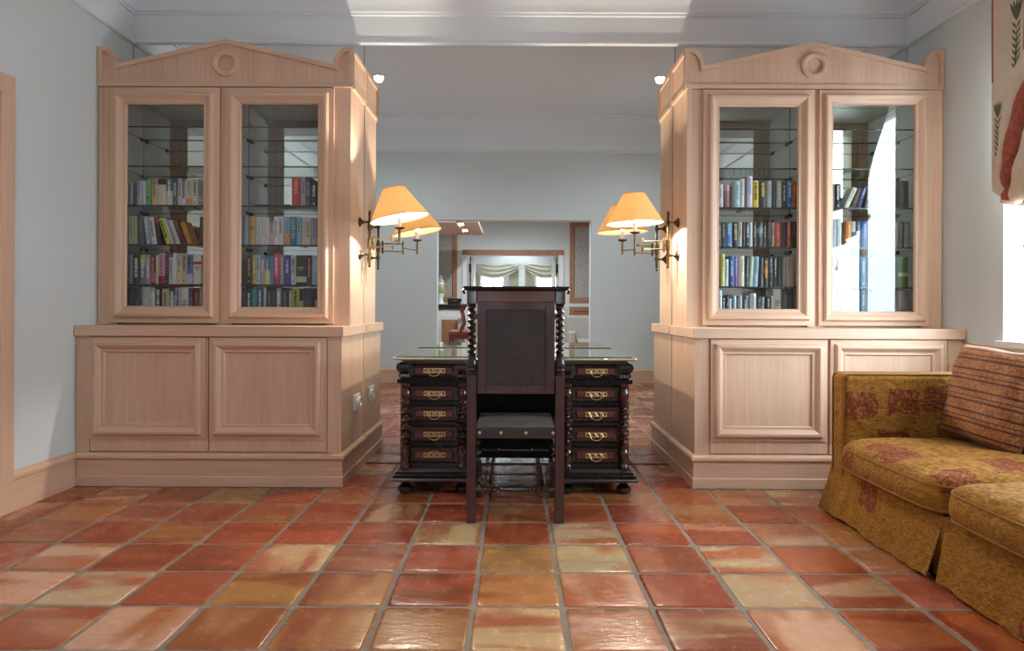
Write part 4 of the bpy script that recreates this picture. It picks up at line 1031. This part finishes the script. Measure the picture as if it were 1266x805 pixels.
# ------------------------------------------------------------------ high-backed chair
def high_chair():
    cx = .010; yr = 3.325
    C_ = thing('carved_chair', 'dark high-backed chair with twisted posts and leather seat, seen from behind', 'chair', (cx, 3.55, 0))
    for s in (-1, 1):
        x = cx + s * .214
        mb = MB(); mb.box(x - .0225, x + .0225, yr - .0225, yr + .0225, 0, .715, .003); mb.build('rear_leg', M['mahog_v'], C_)
        mb = MB(); c = (x, yr, 0)
        mb.lathe(c, [(.0222, .715), (.024, .722), (.018, .73), (.025, .738), (.021, .748), (.026, .762), (.023, .785), (.015, .805), (.02, .812)], 18)
        mb.twist(c, .0165, .0062, .812, 1.05, 8.0, 14, 130)
        mb.lathe(c, [(.018, 1.05), (.022, 1.055), (.018, 1.06)], 16)
        mb.box(x - .024, x + .024, yr - .022, yr + .022, 1.06, 1.125, .003)
        mb.build('back_post', M['ebony'], C_)
    mb = MB(); mb.box(cx - .19, cx + .19, yr - .018, yr + .018, 1.071, 1.125, .003)
    mb.build('top_rail', M['mahog'], C_)
    mb = MB()
    pr = [(-.0, 1.125), (.0, 1.128), (.012, 1.134), (.018, 1.142), (.016, 1.147), (-.016, 1.147)]
    R = []
    for e, z in ((.0, 1.1252), (.004, 1.129), (.012, 1.134), (.016, 1.141), (.014, 1.146)):
        R.append([(cx - .24 - e, yr - .025 - e, z), (cx + .24 + e, yr - .025 - e, z), (cx + .24 + e, yr + .025 + e, z), (cx - .24 - e, yr + .025 + e, z)])
    mb.loops(R)
    for s in (-1, 1):
        mb.tube([(cx + s * .247, yr - .02, 1.132), (cx + s * .256, yr - .02, 1.126), (cx + s * .254, yr - .02, 1.115), (cx + s * .246, yr - .02, 1.113)], .006, 8)
    mb.build('cornice_rail', M['ebony'], C_)
    # back panel in its frame
    mb = MB()
    for q in ((cx - .187, cx - .145, .625, 1.0755), (cx + .145, cx + .187, .625, 1.0755), (cx - .145, cx + .145, .625, .668), (cx - .145, cx + .145, 1.032, 1.0755)):
        mb.box(q[0], q[1], yr - .015, yr + .015, q[2], q[3], .002)
    bf = mb.build('back_frame', M['mahog_v'], C_)
    mb = MB(); mb.box(cx - .1455, cx + .1455, yr - .008, yr + .012, .6675, 1.0325, .001); mb.build('leather_panel', M['leather'], bf)
    mb = MB()
    for s in (-1, 1):
        for z in (.70, 1.0): mb.box(cx + min(s * .187, s * .2), cx + max(s * .187, s * .2), yr - .008, yr + .008, z - .012, z + .012)
    mb.build('dowel', M['mahog_v'], bf, smooth=0)
    # seat
    mb = MB(); mb.box(cx - .191, cx + .191, yr - .012, yr + .016, .408, .452, .002)
    for s in (-1, 1): mb.box(cx + min(s * .2, s * .225), cx + max(s * .2, s * .225), yr + .0228, 3.775, .408, .452, .002)
    mb.box(cx - .2, cx + .2, 3.775, 3.8, .408, .452, .002); mb.build('seat_rail', M['ebony'], C_)
    mb = MB(); V = []
    for j in range(13):
        row = []
        for i in range(15):
            u, v = i / 14, j / 12
            z = .458 + .012 * (1 - abs(2 * u - 1) ** 3) * (1 - abs(2 * v - 1) ** 3)
            row.append((cx - .192 + .384 * u - (.03 * (v if False else 0)), yr + .017 + v * .465, z))
        V.append(row)
    T = [[mb.bm.verts.new(p) for p in r] for r in V]; Bt = [[mb.bm.verts.new((p[0], p[1], .4525)) for p in r] for r in V]
    for j in range(12):
        for i in range(14):
            mb.face([T[j][i], T[j][i + 1], T[j + 1][i + 1], T[j + 1][i]]); mb.face([Bt[j][i], Bt[j + 1][i], Bt[j + 1][i + 1], Bt[j][i + 1]])
    for i in range(14): mb.face([T[0][i], Bt[0][i], Bt[0][i + 1], T[0][i + 1]]); mb.face([T[12][i], T[12][i + 1], Bt[12][i + 1], Bt[12][i]])
    for j in range(12): mb.face([T[j][0], T[j + 1][0], Bt[j + 1][0], Bt[j][0]]); mb.face([T[j][14], Bt[j][14], Bt[j + 1][14], T[j + 1][14]])
    st = mb.build('leather_seat', M['leather_seat'], C_, smooth=50)
    mb = MB(); mb.box(cx - .191, cx + .191, yr - .0145, yr - .0122, .41, .452, .0008); lf = mb.build('leather_flap', M['leather'], C_)
    for x in (-.174, -.071, .05, .184 - .002):
        mb = MB(); mb.lathe((cx + x, yr - .0145, .436), [(.0085, 0), (.008, -.003), (.004, -.0055), (.0005, -.006)], 12, 'y'); mb.build('brass_stud', M['gilt'], lf)
    # front legs and stretchers
    for s in (-1, 1):
        x = cx + s * .205; c = (x, 3.765, 0)
        mb = MB(); mb.box(x - .02, x + .02, 3.745, 3.785, .33, .4075, .002); mb.box(x - .02, x + .02, 3.745, 3.785, .12, .2, .002); mb.box(x - .02, x + .02, 3.745, 3.785, 0, .05, .002)
        mb.twist(c, .013, .006, .2, .33, 2.5, 12); mb.twist(c, .013, .006, .05, .12, 1.5, 12); mb.build('front_leg', M['ebony'], C_)
        mb = MB(); mb.box(x - .012, x + .012, yr + .0227, 3.745, .14, .17, .002); mb.build('side_stretcher', M['ebony'], C_)
    mb = MB(); z = .16
    mb.lathe((cx, yr, z), [(.011, -.191), (.011, -.165)], 12, 'x'); mb.twist((cx, yr, z), .010, .005, -.165, -.075, 3.5, 10, axis='x')
    mb.lathe((cx, yr, z), [(.011, -.075), (.015, -.07), (.011, -.064), (.013, -.03), (.012, 0), (.013, .03), (.011, .064), (.015, .07), (.011, .075)], 12, 'x')
    mb.twist((cx, yr, z), .010, .005, .075, .165, 3.5, 10, axis='x'); mb.lathe((cx, yr, z), [(.011, .165), (.011, .191)], 12, 'x'); mb.build('rear_stretcher', M['ebony'], C_)
    mb = MB(); mb.lathe((cx, 3.765, .26), [(.012, -.185), (.012, -.1), (.018, -.09), (.012, -.08), (.012, .08), (.018, .09), (.012, .1), (.012, .185)], 12, 'x'); mb.build('front_stretcher', M['ebony'], C_)
high_chair()

# ------------------------------------------------------------------ swing-arm wall lamps
def sconce(label, wx, s, wy, hx, hy, hz, rod_top, rod_bot, tilt):
    """wx wall face, s direction into the room, hx/hy/hz candle cup"""
    L = thing('wall_lamp', label, 'wall lamp', (wx, wy, 1.48), 'swing-arm wall lamps')
    rx = wx + s * .068
    for z in (1.592, 1.381):
        mb = MB(); mb.lathe((wx + s * .0003, wy, z), [(.03, 0), (.033, s * .004), (.03, s * .008), (.024, s * .01), (.022, s * .016), (.014, s * .02), (.012, s * .026), (.0065, s * .032), (.0065, s * .068)], 8, 'x'); mb.build('wall_rosette', M['brass_dark'], L)
    mb = MB(); c = (rx, wy, 0)
    mb.lathe(c, [(.002, rod_bot), (.008, rod_bot + .008), (.01, rod_bot + .014), (.006, rod_bot + .02), (.0085, rod_bot + .024), (.0085, rod_top - .03), (.011, rod_top - .026), (.009, rod_top - .02), (.01, rod_top - .012), (.006, rod_top - .004), (.003, rod_top)], 14)
    for z in (1.592, 1.381): mb.lathe((rx, wy, z), [(.013, -.012), (.013, .012)], 12)
    mb.build('rod', M['brass'], L)
    # hinge knuckle, parallel arm bars, elbow, second bars
    z0 = hz - .07
    kx, ky = rx + s * .028, wy - .01
    ex, ey = (kx + hx) / 2 + s * .03, (ky + hy) / 2 + .065
    mb = MB(); mb.lathe((rx, wy, z0), [(.012, -.035), (.014, -.03), (.014, .03), (.012, .035)], 12); mb.tube([(rx, wy, z0), (kx, ky, z0)], .006, 8); mb.lathe((kx, ky, z0), [(.005, -.045), (.008, -.04), (.008, .04), (.005, .045)], 12); mb.build('hinge', M['brass'], L)
    mb = MB()
    for dz in (.026, -.026): mb.tube([(kx, ky, z0 + dz), (ex, ey, z0 + dz)], .0045, 8)
    mb.lathe((ex, ey, z0), [(.004, -.046), (.0075, -.04), (.0075, .04), (.004, .046)], 12); mb.build('inner_arm', M['brass_pale'], L)
    mb = MB(); mb.tube([(ex, ey, z0), (hx, hy, z0)], .005, 8); mb.lathe((hx, hy, 0), [(.004, z0 - .03), (.008, z0 - .025), (.008, z0 + .02), (.007, hz - .006)], 12); mb.build('outer_arm', M['brass_pale'], L)
    mb = MB(); mb.lathe((hx, hy, hz), [(.01, -.008), (.026, -.004), (.034, .004), (.033, .007), (.02, .002), (.012, .004)], 20); mb.build('drip_cup', M['brass'], L)
    mb = MB(); mb.lathe((hx, hy, hz), [(.012, .003), (.0125, .045), (.016, .046), (.016, .062), (.01, .064)], 14); mb.build('candle_tube', M['white'], L)
    mb = MB(); mb.sphere((hx, hy, hz + .088), .017, 14, 10, (1, 1, 1.5)); mb.build('bulb', M['bulb'], L)
    # shade
    mb = MB(); sg = 48; T = Matrix.Rotation(math.radians(tilt), 3, 'Y'); hc = Vector((hx, hy, hz + .06))
    zb_, zt_ = .0, .187; rb, rt = .178, .068
    def pt(r, z, a): return hc + T @ Vector((r * math.cos(a), r * math.sin(a), z))
    R = [[pt(rb + (rt - rb) * k / 6, zb_ + (zt_ - zb_) * k / 6, 2 * PI * i / sg) for i in range(sg)] for k in range(7)]
    mb.loops(R, cap=(False, False)); sh = mb.build('lampshade', M['shade'], L, smooth=60)
    mb = MB(); R = [[pt(rb - .003 + (rt - rb) * k / 6, zb_ + .001 + (zt_ - zb_ - .002) * k / 6, 2 * PI * i / sg) for i in range(sg)] for k in range(7)]
    mb.loops(R, cap=(False, False)); mb.build('shade_lining', M['lining'], sh, smooth=60)
    mb = MB()
    for r, z in ((rb, zb_), (rt, zt_)):
        mb.tube([pt(r, z, 2 * PI * i / sg) for i in range(sg)], .0022, 6, closed=True)
    mb.build('shade_trim', P('amber_braid', rgb(176, 120, 66), .8), sh)
    mb = MB(); mb.tube([pt(rt, zt_ - .01, 2 * PI * i / 3) for i in (0,)] + [hc + T @ Vector((0, 0, zt_ - .03))], .0018, 6)
    for i in (1, 2): mb.tube([pt(rt, zt_ - .01, 2 * PI * i / 3), hc + T @ Vector((0, 0, zt_ - .03))], .0018, 6)
    mb.tube([hc + T @ Vector((0, 0, zt_ - .03)), (hx, hy, hz + .128)], .0025, 6)
    mb.build('shade_carrier', M['brass'], sh)
    li = bpy.data.lights.new('lamp_light', 'POINT'); li.energy = LAMP_W; li.color = LAMP_C; li.shadow_soft_size = .016
    lo_ = bpy.data.objects.new('lamp_light', li); COL.objects.link(lo_); lo_.parent = L
    lo_.location = Vector((hx, hy, hz + .132)) - Vector((wx, wy, 1.48))
LAMP_W, LAMP_C = 58.0, (1.0, .89, .72)
sconce('swing-arm wall lamp with a tilted shade, on the bookcase with the power socket', -1.0032, 1, 4.42, -.702, 4.175, 1.525, 1.667, 1.298, -11)
sconce('swing-arm wall lamp with a level shade, on the bookcase behind the sofa', 1.0537, -1, 4.387, .7605, 4.313, 1.518, 1.667, 1.298, -2)

# ------------------------------------------------------------------ sofa
def sofa():
    So = thing('sofa', 'gold and maroon chenille two-seater sofa with a skirt, under the window', 'sofa', (2.1, 2.57, 0))
    Y0, Y1 = 1.635, 3.505
    # arms with softly rounded top
    for ya, yb in ((Y1 - .125, Y1), (Y0, Y0 + .125)):
        mb = MB(); mb.box(1.632, 2.54, ya, yb, .20, .722, .03, 4); ar = mb.build('arm', M['chenille'], So, smooth=60)
        mb = MB()
        for y in (ya + .01, yb - .01):
            mb.tube([(1.634, y, .21), (1.632, y, .69), (1.64, y, .712), (1.66, y, .719), (2.5, y, .719)], .0055, 8)
        mb.build('piping', M['piping'], ar)
    mb = MB(); mb.box(2.26, 2.55, Y0 + .125, Y1 - .125, .2, .735, .05, 4); mb.build('backrest', M['chenille'], So, smooth=60)
    mb = MB(); mb.box(1.655, 2.5, Y0 + .01, Y1 - .01, .075, .255, .01); mb.build('base', M['chenille'], So)
    # seat cushions
    ym = 2.565
    for k, (ya, yb) in enumerate(((ym + .004, Y1 - .127), (Y0 + .127, ym - .004))):
        mb = MB(); nx, ny = 22, 22; xa, xb = 1.597, 2.30; za, zb = .255, .40
        rnd = random.Random(3 + k)
        def top(u, v):
            ed = min(1, min(u, 1 - u) / .15) ; ev = min(1, min(v, 1 - v) / .10)
            r = (1 - (1 - ed) ** 2) ** .5 * (1 - (1 - ev) ** 2) ** .5 if ed > 0 and ev > 0 else 0
            w = .006 * math.sin(9 * v + 3 * u + k) * math.sin(6 * u + 1.3 * k) + .004 * math.sin(23 * v + 7 * u) * (1 - u)
            return r, .042 * math.sin(PI * u) ** .7 * math.sin(PI * v) ** .6 + 1.6 * w * r
        T = []; Bm = []
        for j in range(ny + 1):
            rt, rb_ = [], []
            for i in range(nx + 1):
                u, v = i / nx, j / ny; u2 = .5 - .5 * math.cos(PI * u); v2 = .5 - .5 * math.cos(PI * v)
                r, cr = top(u2, v2)
                cu, cv = max(0, 1 - min(u2, 1 - u2) / .1), max(0, 1 - min(v2, 1 - v2) / .1)
                ins = .03 * cu * cv
                x, y = xa + (xb - xa) * u2, ya + (yb - ya) * v2
                x += ins if u2 < .5 else -ins; y += ins if v2 < .5 else -ins
                bul = .012 * math.sin(PI * v2)
                if u2 < .2: x -= bul * (1 - u2 / .2)
                rt.append(mb.bm.verts.new((x, y, zb - .03 * (1 - r) + cr)))
                rb_.append(mb.bm.verts.new((x, y, za + .02 * (1 - r))))
            T.append(rt); Bm.append(rb_)
        for j in range(ny):
            for i in range(nx):
                mb.face([T[j][i], T[j][i + 1], T[j + 1][i + 1], T[j + 1][i]]); mb.face([Bm[j][i], Bm[j + 1][i], Bm[j + 1][i + 1], Bm[j][i + 1]])
        ring_t = [T[0][i] for i in range(nx + 1)] + [T[j][nx] for j in range(1, ny + 1)] + [T[ny][i] for i in range(nx - 1, -1, -1)] + [T[j][0] for j in range(ny - 1, 0, -1)]
        ring_b = [Bm[0][i] for i in range(nx + 1)] + [Bm[j][nx] for j in range(1, ny + 1)] + [Bm[ny][i] for i in range(nx - 1, -1, -1)] + [Bm[j][0] for j in range(ny - 1, 0, -1)]
        # bulging border between the two
        cxx, cyy = (xa + xb) / 2, (ya + yb) / 2
        prev = ring_b
        for t in (.25, .5, .75):
            nw = []
            for pb, ptp in zip(ring_b, ring_t):
                p = pb.co.lerp(ptp.co, t); d = Vector((p.x - cxx, 0 if abs(p.y - ya) > .02 and abs(p.y - yb) > .02 else 0, 0))
                b_ = .014 * math.sin(PI * t)
                if p.x < cxx: p.x -= b_ * (1 if p.x < xa + .03 else 0)
                p.z += .002 * math.sin(p.y * 60)
                nw.append(mb.bm.verts.new(p))
            for i in range(len(nw)): mb.face([prev[i], prev[(i + 1) % len(nw)], nw[(i + 1) % len(nw)], nw[i]])
            prev = nw
        for i in range(len(prev)): mb.face([prev[i], prev[(i + 1) % len(prev)], ring_t[(i + 1) % len(prev)], ring_t[i]])
        pts_t = [v.co.copy() for v in ring_t]; pts_b = [v.co.copy() for v in ring_b]
        sc = mb.build('seat_cushion', M['chenille'], So, smooth=75)
        mb = MB(); mb.tube(pts_t, .005, 6, closed=True); mb.tube(pts_b, .005, 6, closed=True); mb.build('piping', M['piping'], sc)
    # skirt with kick pleat
    def skirt(ya, yb, n, endflare):
        mb = MB(); R = []
        for k in range(9):
            v = k / 8; z = .262 - .25 * v; row = []
            for i in range(n + 1):
                u = i / n; y = ya + (yb - ya) * u
                y += endflare * v ** 1.5 * (max(0, 1 - (u if endflare < 0 else 1 - u) / .12)) if False else 0
                x = 1.64 - .045 * v ** 1.2 - .006 * v * math.sin(y * 19) - .003 * v * math.sin(y * 47)
                row.append((x, y, z + .006 * v * math.sin(y * 8)))
            R.append(row)
        V = [[mb.bm.verts.new(p) for p in r] for r in R]; Bk = [[mb.bm.verts.new((p[0] + .005, p[1], p[2])) for p in r] for r in R]
        m_ = len(R)
        for k in range(m_ - 1):
            for i in range(n):
                mb.face([V[k][i], V[k + 1][i], V[k + 1][i + 1], V[k][i + 1]]); mb.face([Bk[k][i], Bk[k][i + 1], Bk[k + 1][i + 1], Bk[k + 1][i]])
            mb.face([V[k][0], Bk[k][0], Bk[k + 1][0], V[k + 1][0]]); mb.face([V[k][n], V[k + 1][n], Bk[k + 1][n], Bk[k][n]])
        for i in range(n): mb.face([V[0][i], V[0][i + 1], Bk[0][i + 1], Bk[0][i]]); mb.face([V[-1][i], Bk[-1][i], Bk[-1][i + 1], V[-1][i + 1]])
        return mb.build('skirt', M['chenille'], So, smooth=75)
    s1 = skirt(2.604, 3.52, 60, 0); s2 = skirt(1.60, 2.585, 60, 0)
    # widen the pleat towards the floor and flare the far corner
    for o, edge, amt in ((s1, 2.604, .03), (s2, 2.585, -.02), (s1, 3.52, .035)):
        b0 = Vector(o['_base'])
        for v in o.data.vertices:
            y = v.co.y + b0.y; vv = (.262 - (v.co.z + b0.z)) / .25
            w = max(0, 1 - abs(y - edge) / .12)
            v.co.y += amt * w * max(0, vv) ** 1.3
            v.co.x -= .012 * w * w * max(0, vv)
    mb = MB(); mb.box(1.635, 1.645, 2.54, 2.66, .02, .255); mb.build('pleat_lining', M['chenille'], So, smooth=0)
    mb = MB(); R = []
    for v, z in ((0, .262), (.5, .137), (1, .012)):
        R.append([(1.645 - .03 * v + .9 * i / 20, Y1 + .003 + .045 * v ** 1.2 * (1 - .4 * i / 20) + .004 * v * math.sin(i * 1.1), z) for i in range(21)])
    V = [[mb.bm.verts.new(p) for p in r] for r in R]; Bk = [[mb.bm.verts.new((p[0], p[1] - .005, p[2])) for p in r] for r in R]
    for k in range(2):
        for i in range(20): mb.face([V[k][i], V[k][i + 1], V[k + 1][i + 1], V[k + 1][i]]); mb.face([Bk[k][i], Bk[k + 1][i], Bk[k + 1][i + 1], Bk[k][i + 1]])
    mb.build('skirt', M['chenille'], So, smooth=75)
    for x in (1.72, 2.44):
        for y in (Y0 + .1, Y1 - .1):
            mb = MB(); mb.lathe((x, y, 0), [(.02, 0), (.028, .075)], 12); mb.build('foot', M['ebony'], So)
sofa()

# striped scatter cushion leaning on the back
def cushion():
    mb = MB(); n = 26; hw, hh, th = .25, .232, .085
    F = []; K = []
    for j in range(n + 1):
        a, b_ = [], []
        for i in range(n + 1):
            u, v = -1 + 2 * i / n, -1 + 2 * j / n
            pin = 1 - .07 * (1 - abs(u) ** 3) * abs(v) ** 6 - 0; pin2 = 1 - .07 * (1 - abs(v) ** 3) * abs(u) ** 6
            y, z = u * hw * pin2, v * hh * pin
            t = th * ((1 - u ** 4) * (1 - v ** 4)) ** .5
            wv = .004 * math.sin(7 * u + 4 * v) + .003 * math.sin(15 * v - 6 * u)
            a.append(mb.bm.verts.new((-t - wv * (t > .01), y, z + .004 * math.sin(5 * u)))); b_.append(mb.bm.verts.new((t * .8 + .0005, y, z + .004 * math.sin(5 * u))))
        F.append(a); K.append(b_)
    for j in range(n):
        for i in range(n):
            mb.face([F[j][i], F[j][i + 1], F[j + 1][i + 1], F[j + 1][i]]); mb.face([K[j][i], K[j + 1][i], K[j + 1][i + 1], K[j][i + 1]])
    for i in range(n):
        mb.face([F[0][i], K[0][i], K[0][i + 1], F[0][i + 1]]); mb.face([F[n][i], F[n][i + 1], K[n][i + 1], K[n][i]])
        mb.face([F[i][0], F[i + 1][0], K[i + 1][0], K[i][0]]); mb.face([F[i][n], K[i][n], K[i + 1][n], F[i + 1][n]])
    o = mb.build('scatter_cushion', M['stripe'], smooth=80)
    o.location = (2.165, 3.10, .652); o.rotation_euler = (math.radians(2), math.radians(14), math.radians(2))
    tag(o, 'tan and maroon striped scatter cushion leaning in the sofa\'s far corner', 'cushion')
    mb = MB()
    pts = []
    for u, v in [(-1 + 2 * i / 12, -1) for i in range(12)] + [(1, -1 + 2 * i / 12) for i in range(12)] + [(1 - 2 * i / 12, 1) for i in range(12)] + [(-1, 1 - 2 * i / 12) for i in range(12)]:
        pin = 1 - .07 * (1 - abs(u) ** 3) * abs(v) ** 6; pin2 = 1 - .07 * (1 - abs(v) ** 3) * abs(u) ** 6
        pts.append((0, u * hw * pin2, v * hh * pin + .004 * math.sin(5 * u)))
    mb.tube(pts, .004, 6, closed=True); q = mb.build('piping', M['piping'], None); q.parent = o
cushion()

# ------------------------------------------------------------------ printed swag blind over the right window
def blind():
    BL_ = thing('window_blind', 'cream window blind with brick red bands and olive sprigs, above the sofa', 'curtain', (2.5, 2.9, 2.9))
    ya, yb, zt = 3.70, 2.00, 2.96
    def bottom(y):
        u = (ya - y) / (ya - yb)      # 0 at the far edge
        return 1.665 - .20 * max(0, math.sin(PI * min(1, u * 1.02))) ** .75
    def surf(u, v):
        """u 0..1 from far edge towards the camera, v 0..1 downwards"""
        y = ya + (yb - ya) * u; zb = bottom(y)
        z = zt + (zb - zt) * v
        x = 2.59; q0 = max(0, min(1, (v - .25) / .6)); q0 = q0 * q0 * (3 - 2 * q0)
        y += -.15 * (1 - u) * q0 + .1 * u * q0; x -= .1 * q0
        if v > .45:
            q = (v - .45) / .55
            side = max(0, min(1, (u - .04) / .1)) * max(0, min(1, (.96 - u) / .1))
            fold = math.sin(z * 30 + 7 * (2 * u - 1) ** 2)
            x -= side * q * (.06 + .045 * fold)
        x -= .004 * math.sin(u * 40) * (1 - v) + .012 * (v > .0)
        return Vector((x, y, z))
    mb = MB(); nu, nv = 110, 60
    V = [[mb.bm.verts.new(surf(i / nu, j / nv)) for i in range(nu + 1)] for j in range(nv + 1)]
    Bk = [[mb.bm.verts.new(surf(i / nu, j / nv) + Vector((.006, 0, 0))) for i in range(nu + 1)] for j in range(nv + 1)]
    def ismark(u, v):
        y = (ya - (ya + (yb - ya) * u))
        s = y % .43
        return (y < .03 * (1 - v / .75)) or (.235 < s < .235 + .085 and v < .98) 
    for j in range(nv):
        for i in range(nu):
            mi = 1 if ismark((i + .5) / nu, (j + .5) / nv) else 0
            mb.face([V[j][i], V[j][i + 1], V[j + 1][i + 1], V[j + 1][i]], mi); mb.face([Bk[j][i], Bk[j + 1][i], Bk[j + 1][i + 1], Bk[j][i + 1]], 0)
    for i in range(nu): mb.face([V[nv][i], V[nv][i + 1], Bk[nv][i + 1], Bk[nv][i]], 0)
    for j in range(nv): mb.face([V[j][0], V[j + 1][0], Bk[j + 1][0], Bk[j][0]], 0); mb.face([V[j][nu], Bk[j][nu], Bk[j + 1][nu], V[j + 1][nu]], 0)
    cl = mb.build('blind_cloth', [M['linen'], M['brick']], BL_, smooth=80)
    # olive sprigs printed on the cloth
    def leaf(mb, y0, z0, ang, ln, wd):
        pts = []
        for k in range(7):
            t = k / 6; w = wd * math.sin(PI * t) ** .8
            pts.append((t * ln, w))
        poly = pts + [(a, -b) for a, b in reversed(pts[1:-1])]
        ca, sa = math.cos(ang), math.sin(ang)
        vs = []
        for a, b in poly:
            yy, zz = y0 + a * ca - b * sa, z0 + a * sa + b * ca
            u = (ya - yy) / (ya - yb); zb = bottom(yy); v = (zt - zz) / (zt - zb)
            p = surf(min(.999, max(0, u)), min(1, max(0, v))); vs.append(mb.bm.verts.new(p + Vector((-.0018, 0, 0))))
        mb.face(vs)
    def sprig(y0, z0, H):
        mb = MB(); leaf(mb, y0, z0, PI / 2, H * .75, .003)
        for k in range(7):
            zz = z0 + H * (.16 + .085 * k)
            for s in (0, 1):
                leaf(mb, y0, zz, PI / 2 + (1 if s else -1) * .62, .052, .0055)
        for a in (-.38, -.19, 0, .19, .38): leaf(mb, y0, z0 + H * .76, PI / 2 + a, H * .27, .0085)
        mb.build('printed_sprig', M['olive'], cl, smooth=0)
    for k in range(4):
        yc = 3.515 - .43 * k
        sprig(yc, 2.195, .44); sprig(yc + .13, 1.765, .35)
    mb = MB(); mb.box(2.56, 2.619, yb - .01, ya + .0, 2.96, 3.02, .004); mb.build('headrail', M['white'], BL_)
    # gathered folds of the swag, drawn up towards the middle
    for pts, rr, m_ in (([(2.53, 3.50, 1.70), (2.455, 3.43, 1.73), (2.43, 3.36, 1.90), (2.425, 3.27, 2.14), (2.44, 3.14, 2.34), (2.47, 2.98, 2.46), (2.53, 2.84, 2.52)], .038, 'linen'),
                        ([(2.50, 3.42, 1.66), (2.42, 3.35, 1.67), (2.395, 3.29, 1.80), (2.39, 3.21, 2.0), (2.40, 3.10, 2.18), (2.44, 2.97, 2.3), (2.52, 2.84, 2.38)], .034, 'brick'),
                        ([(2.50, 3.36, 1.60), (2.42, 3.29, 1.585), (2.39, 3.22, 1.68), (2.385, 3.14, 1.85), (2.395, 3.05, 2.02), (2.44, 2.94, 2.14), (2.52, 2.84, 2.2)], .036, 'linen')):
        q = []
        for k in range(len(pts) - 1):          # smooth the path
            p0, p1, p2, p3 = [Vector(pts[max(0, min(len(pts) - 1, k + d))]) for d in (-1, 0, 1, 2)]
            for t in (0, .2, .4, .6, .8):
                q.append(.5 * ((2 * p1) + (p2 - p0) * t + (2 * p0 - 5 * p1 + 4 * p2 - p3) * t * t + (3 * p1 - p0 - 3 * p2 + p3) * t ** 3))
        q.append(Vector(pts[-1])); n = len(q)
        mb = MB(); mb.tube(q, [rr * (.25 + .95 * math.sin(PI * min(.97, max(.03, k / (n - 1)))) ** .6) * (1 + .1 * math.sin(k * 1.3)) for k in range(n)], 16)
        mb.build('swag_fold', M[m_], cl, smooth=80)
    mb = MB()
    yy = 3.24; mb.tube([(2.44, yy, 1.50), (2.42, yy - .03, 1.43), (2.42, yy + .02, 1.40), (2.42, yy - .01, 1.36)], .004, 8); mb.sphere((2.42, yy - .01, 1.345), .014, 10, 8); mb.build('tassel_cord', M['linen'], BL_)
blind()
# ------------------------------------------------------------------ light, sky, camera
def area(name, loc, rot, sx, sy, w, col):
    li = bpy.data.lights.new(name, 'AREA'); li.shape = 'RECTANGLE'; li.size = sx; li.size_y = sy; li.energy = w; li.color = col
    o = bpy.data.objects.new(name, li); COL.objects.link(o); o.location = loc; o.rotation_euler = rot; return o
def spot(name, loc, w, ang=110, col=(.91, .96, 1), r=.05):
    li = bpy.data.lights.new(name, 'SPOT'); li.energy = w; li.color = col; li.spot_size = math.radians(ang); li.spot_blend = .6; li.shadow_soft_size = r
    o = bpy.data.objects.new(name, li); COL.objects.link(o); o.location = loc; return o
DAY = (.78, .89, 1)
def portal(loc, rot, sx, sy):
    o = area('sky_portal', loc, rot, sx, sy, 1, (1, 1, 1)); o.data.cycles.is_portal = True
portal((XR + .26, (W1[0] + W1[1]) / 2, (W1[2] + W1[3]) / 2), (0, PI / 2, 0), W1[3] - W1[2], W1[1] - W1[0])
for xa, xb, za, zb in FW: portal(((xa + xb) / 2, FY - .18, (za + zb) / 2), (PI / 2, 0, 0), xb - xa, zb - za)
spot('ceiling_spot_light', (-1.55, 1.34, ZC - .02), 75, 150); spot('ceiling_spot_light', (1.65, 1.34, ZC - .02), 75, 150)
spot('far_room_light', (.07, FY + .55, 2.87), 60, 150); spot('far_room_light', (0, FY + 3, 2.87), 250, 160)
spot('hall_fill', (0, -1.9, HZ - .01), 330, 165); spot('hall_fill', (-1.3, -1.0, HZ - .01), 90, 165)  # unseen fill spots added to brighten hall and room; no fittings here
w = bpy.data.worlds.new('overcast'); S.world = w; w.use_nodes = True
bg = w.node_tree.nodes['Background']; bg.inputs[0].default_value = (*DAY, 1); bg.inputs[1].default_value = 23.0

cam = bpy.data.cameras.new('camera'); co = bpy.data.objects.new('camera', cam); COL.objects.link(co)
cam.sensor_width = 36; cam.lens = 36 * 845 / 1266
cam.shift_x = (633 - 635.5) / 1266; cam.shift_y = (380 - 402.5) / 1266
co.location = (0, 0, 1.045); co.rotation_euler = (PI / 2, -math.radians(.24), 0)
cam.clip_start = .05
S.camera = co
S.view_settings.view_transform = 'Standard'; S.view_settings.look = 'None'; S.view_settings.gamma = 1; S.view_settings.use_curve_mapping = False
S.view_settings.exposure = 0.0
try:
    c = S.cycles; c.use_denoising = True; c.max_bounces = 10; c.diffuse_bounces = 5; c.glossy_bounces = 6; c.transmission_bounces = 8; c.transparent_max_bounces = 24
    c.sample_clamp_indirect = 6; c.caustics_reflective = True; c.caustics_refractive = False; c.blur_glossy = 0.5
except Exception: pass
for o in COL.objects:
    if '_base' in o.keys(): del o['_base']
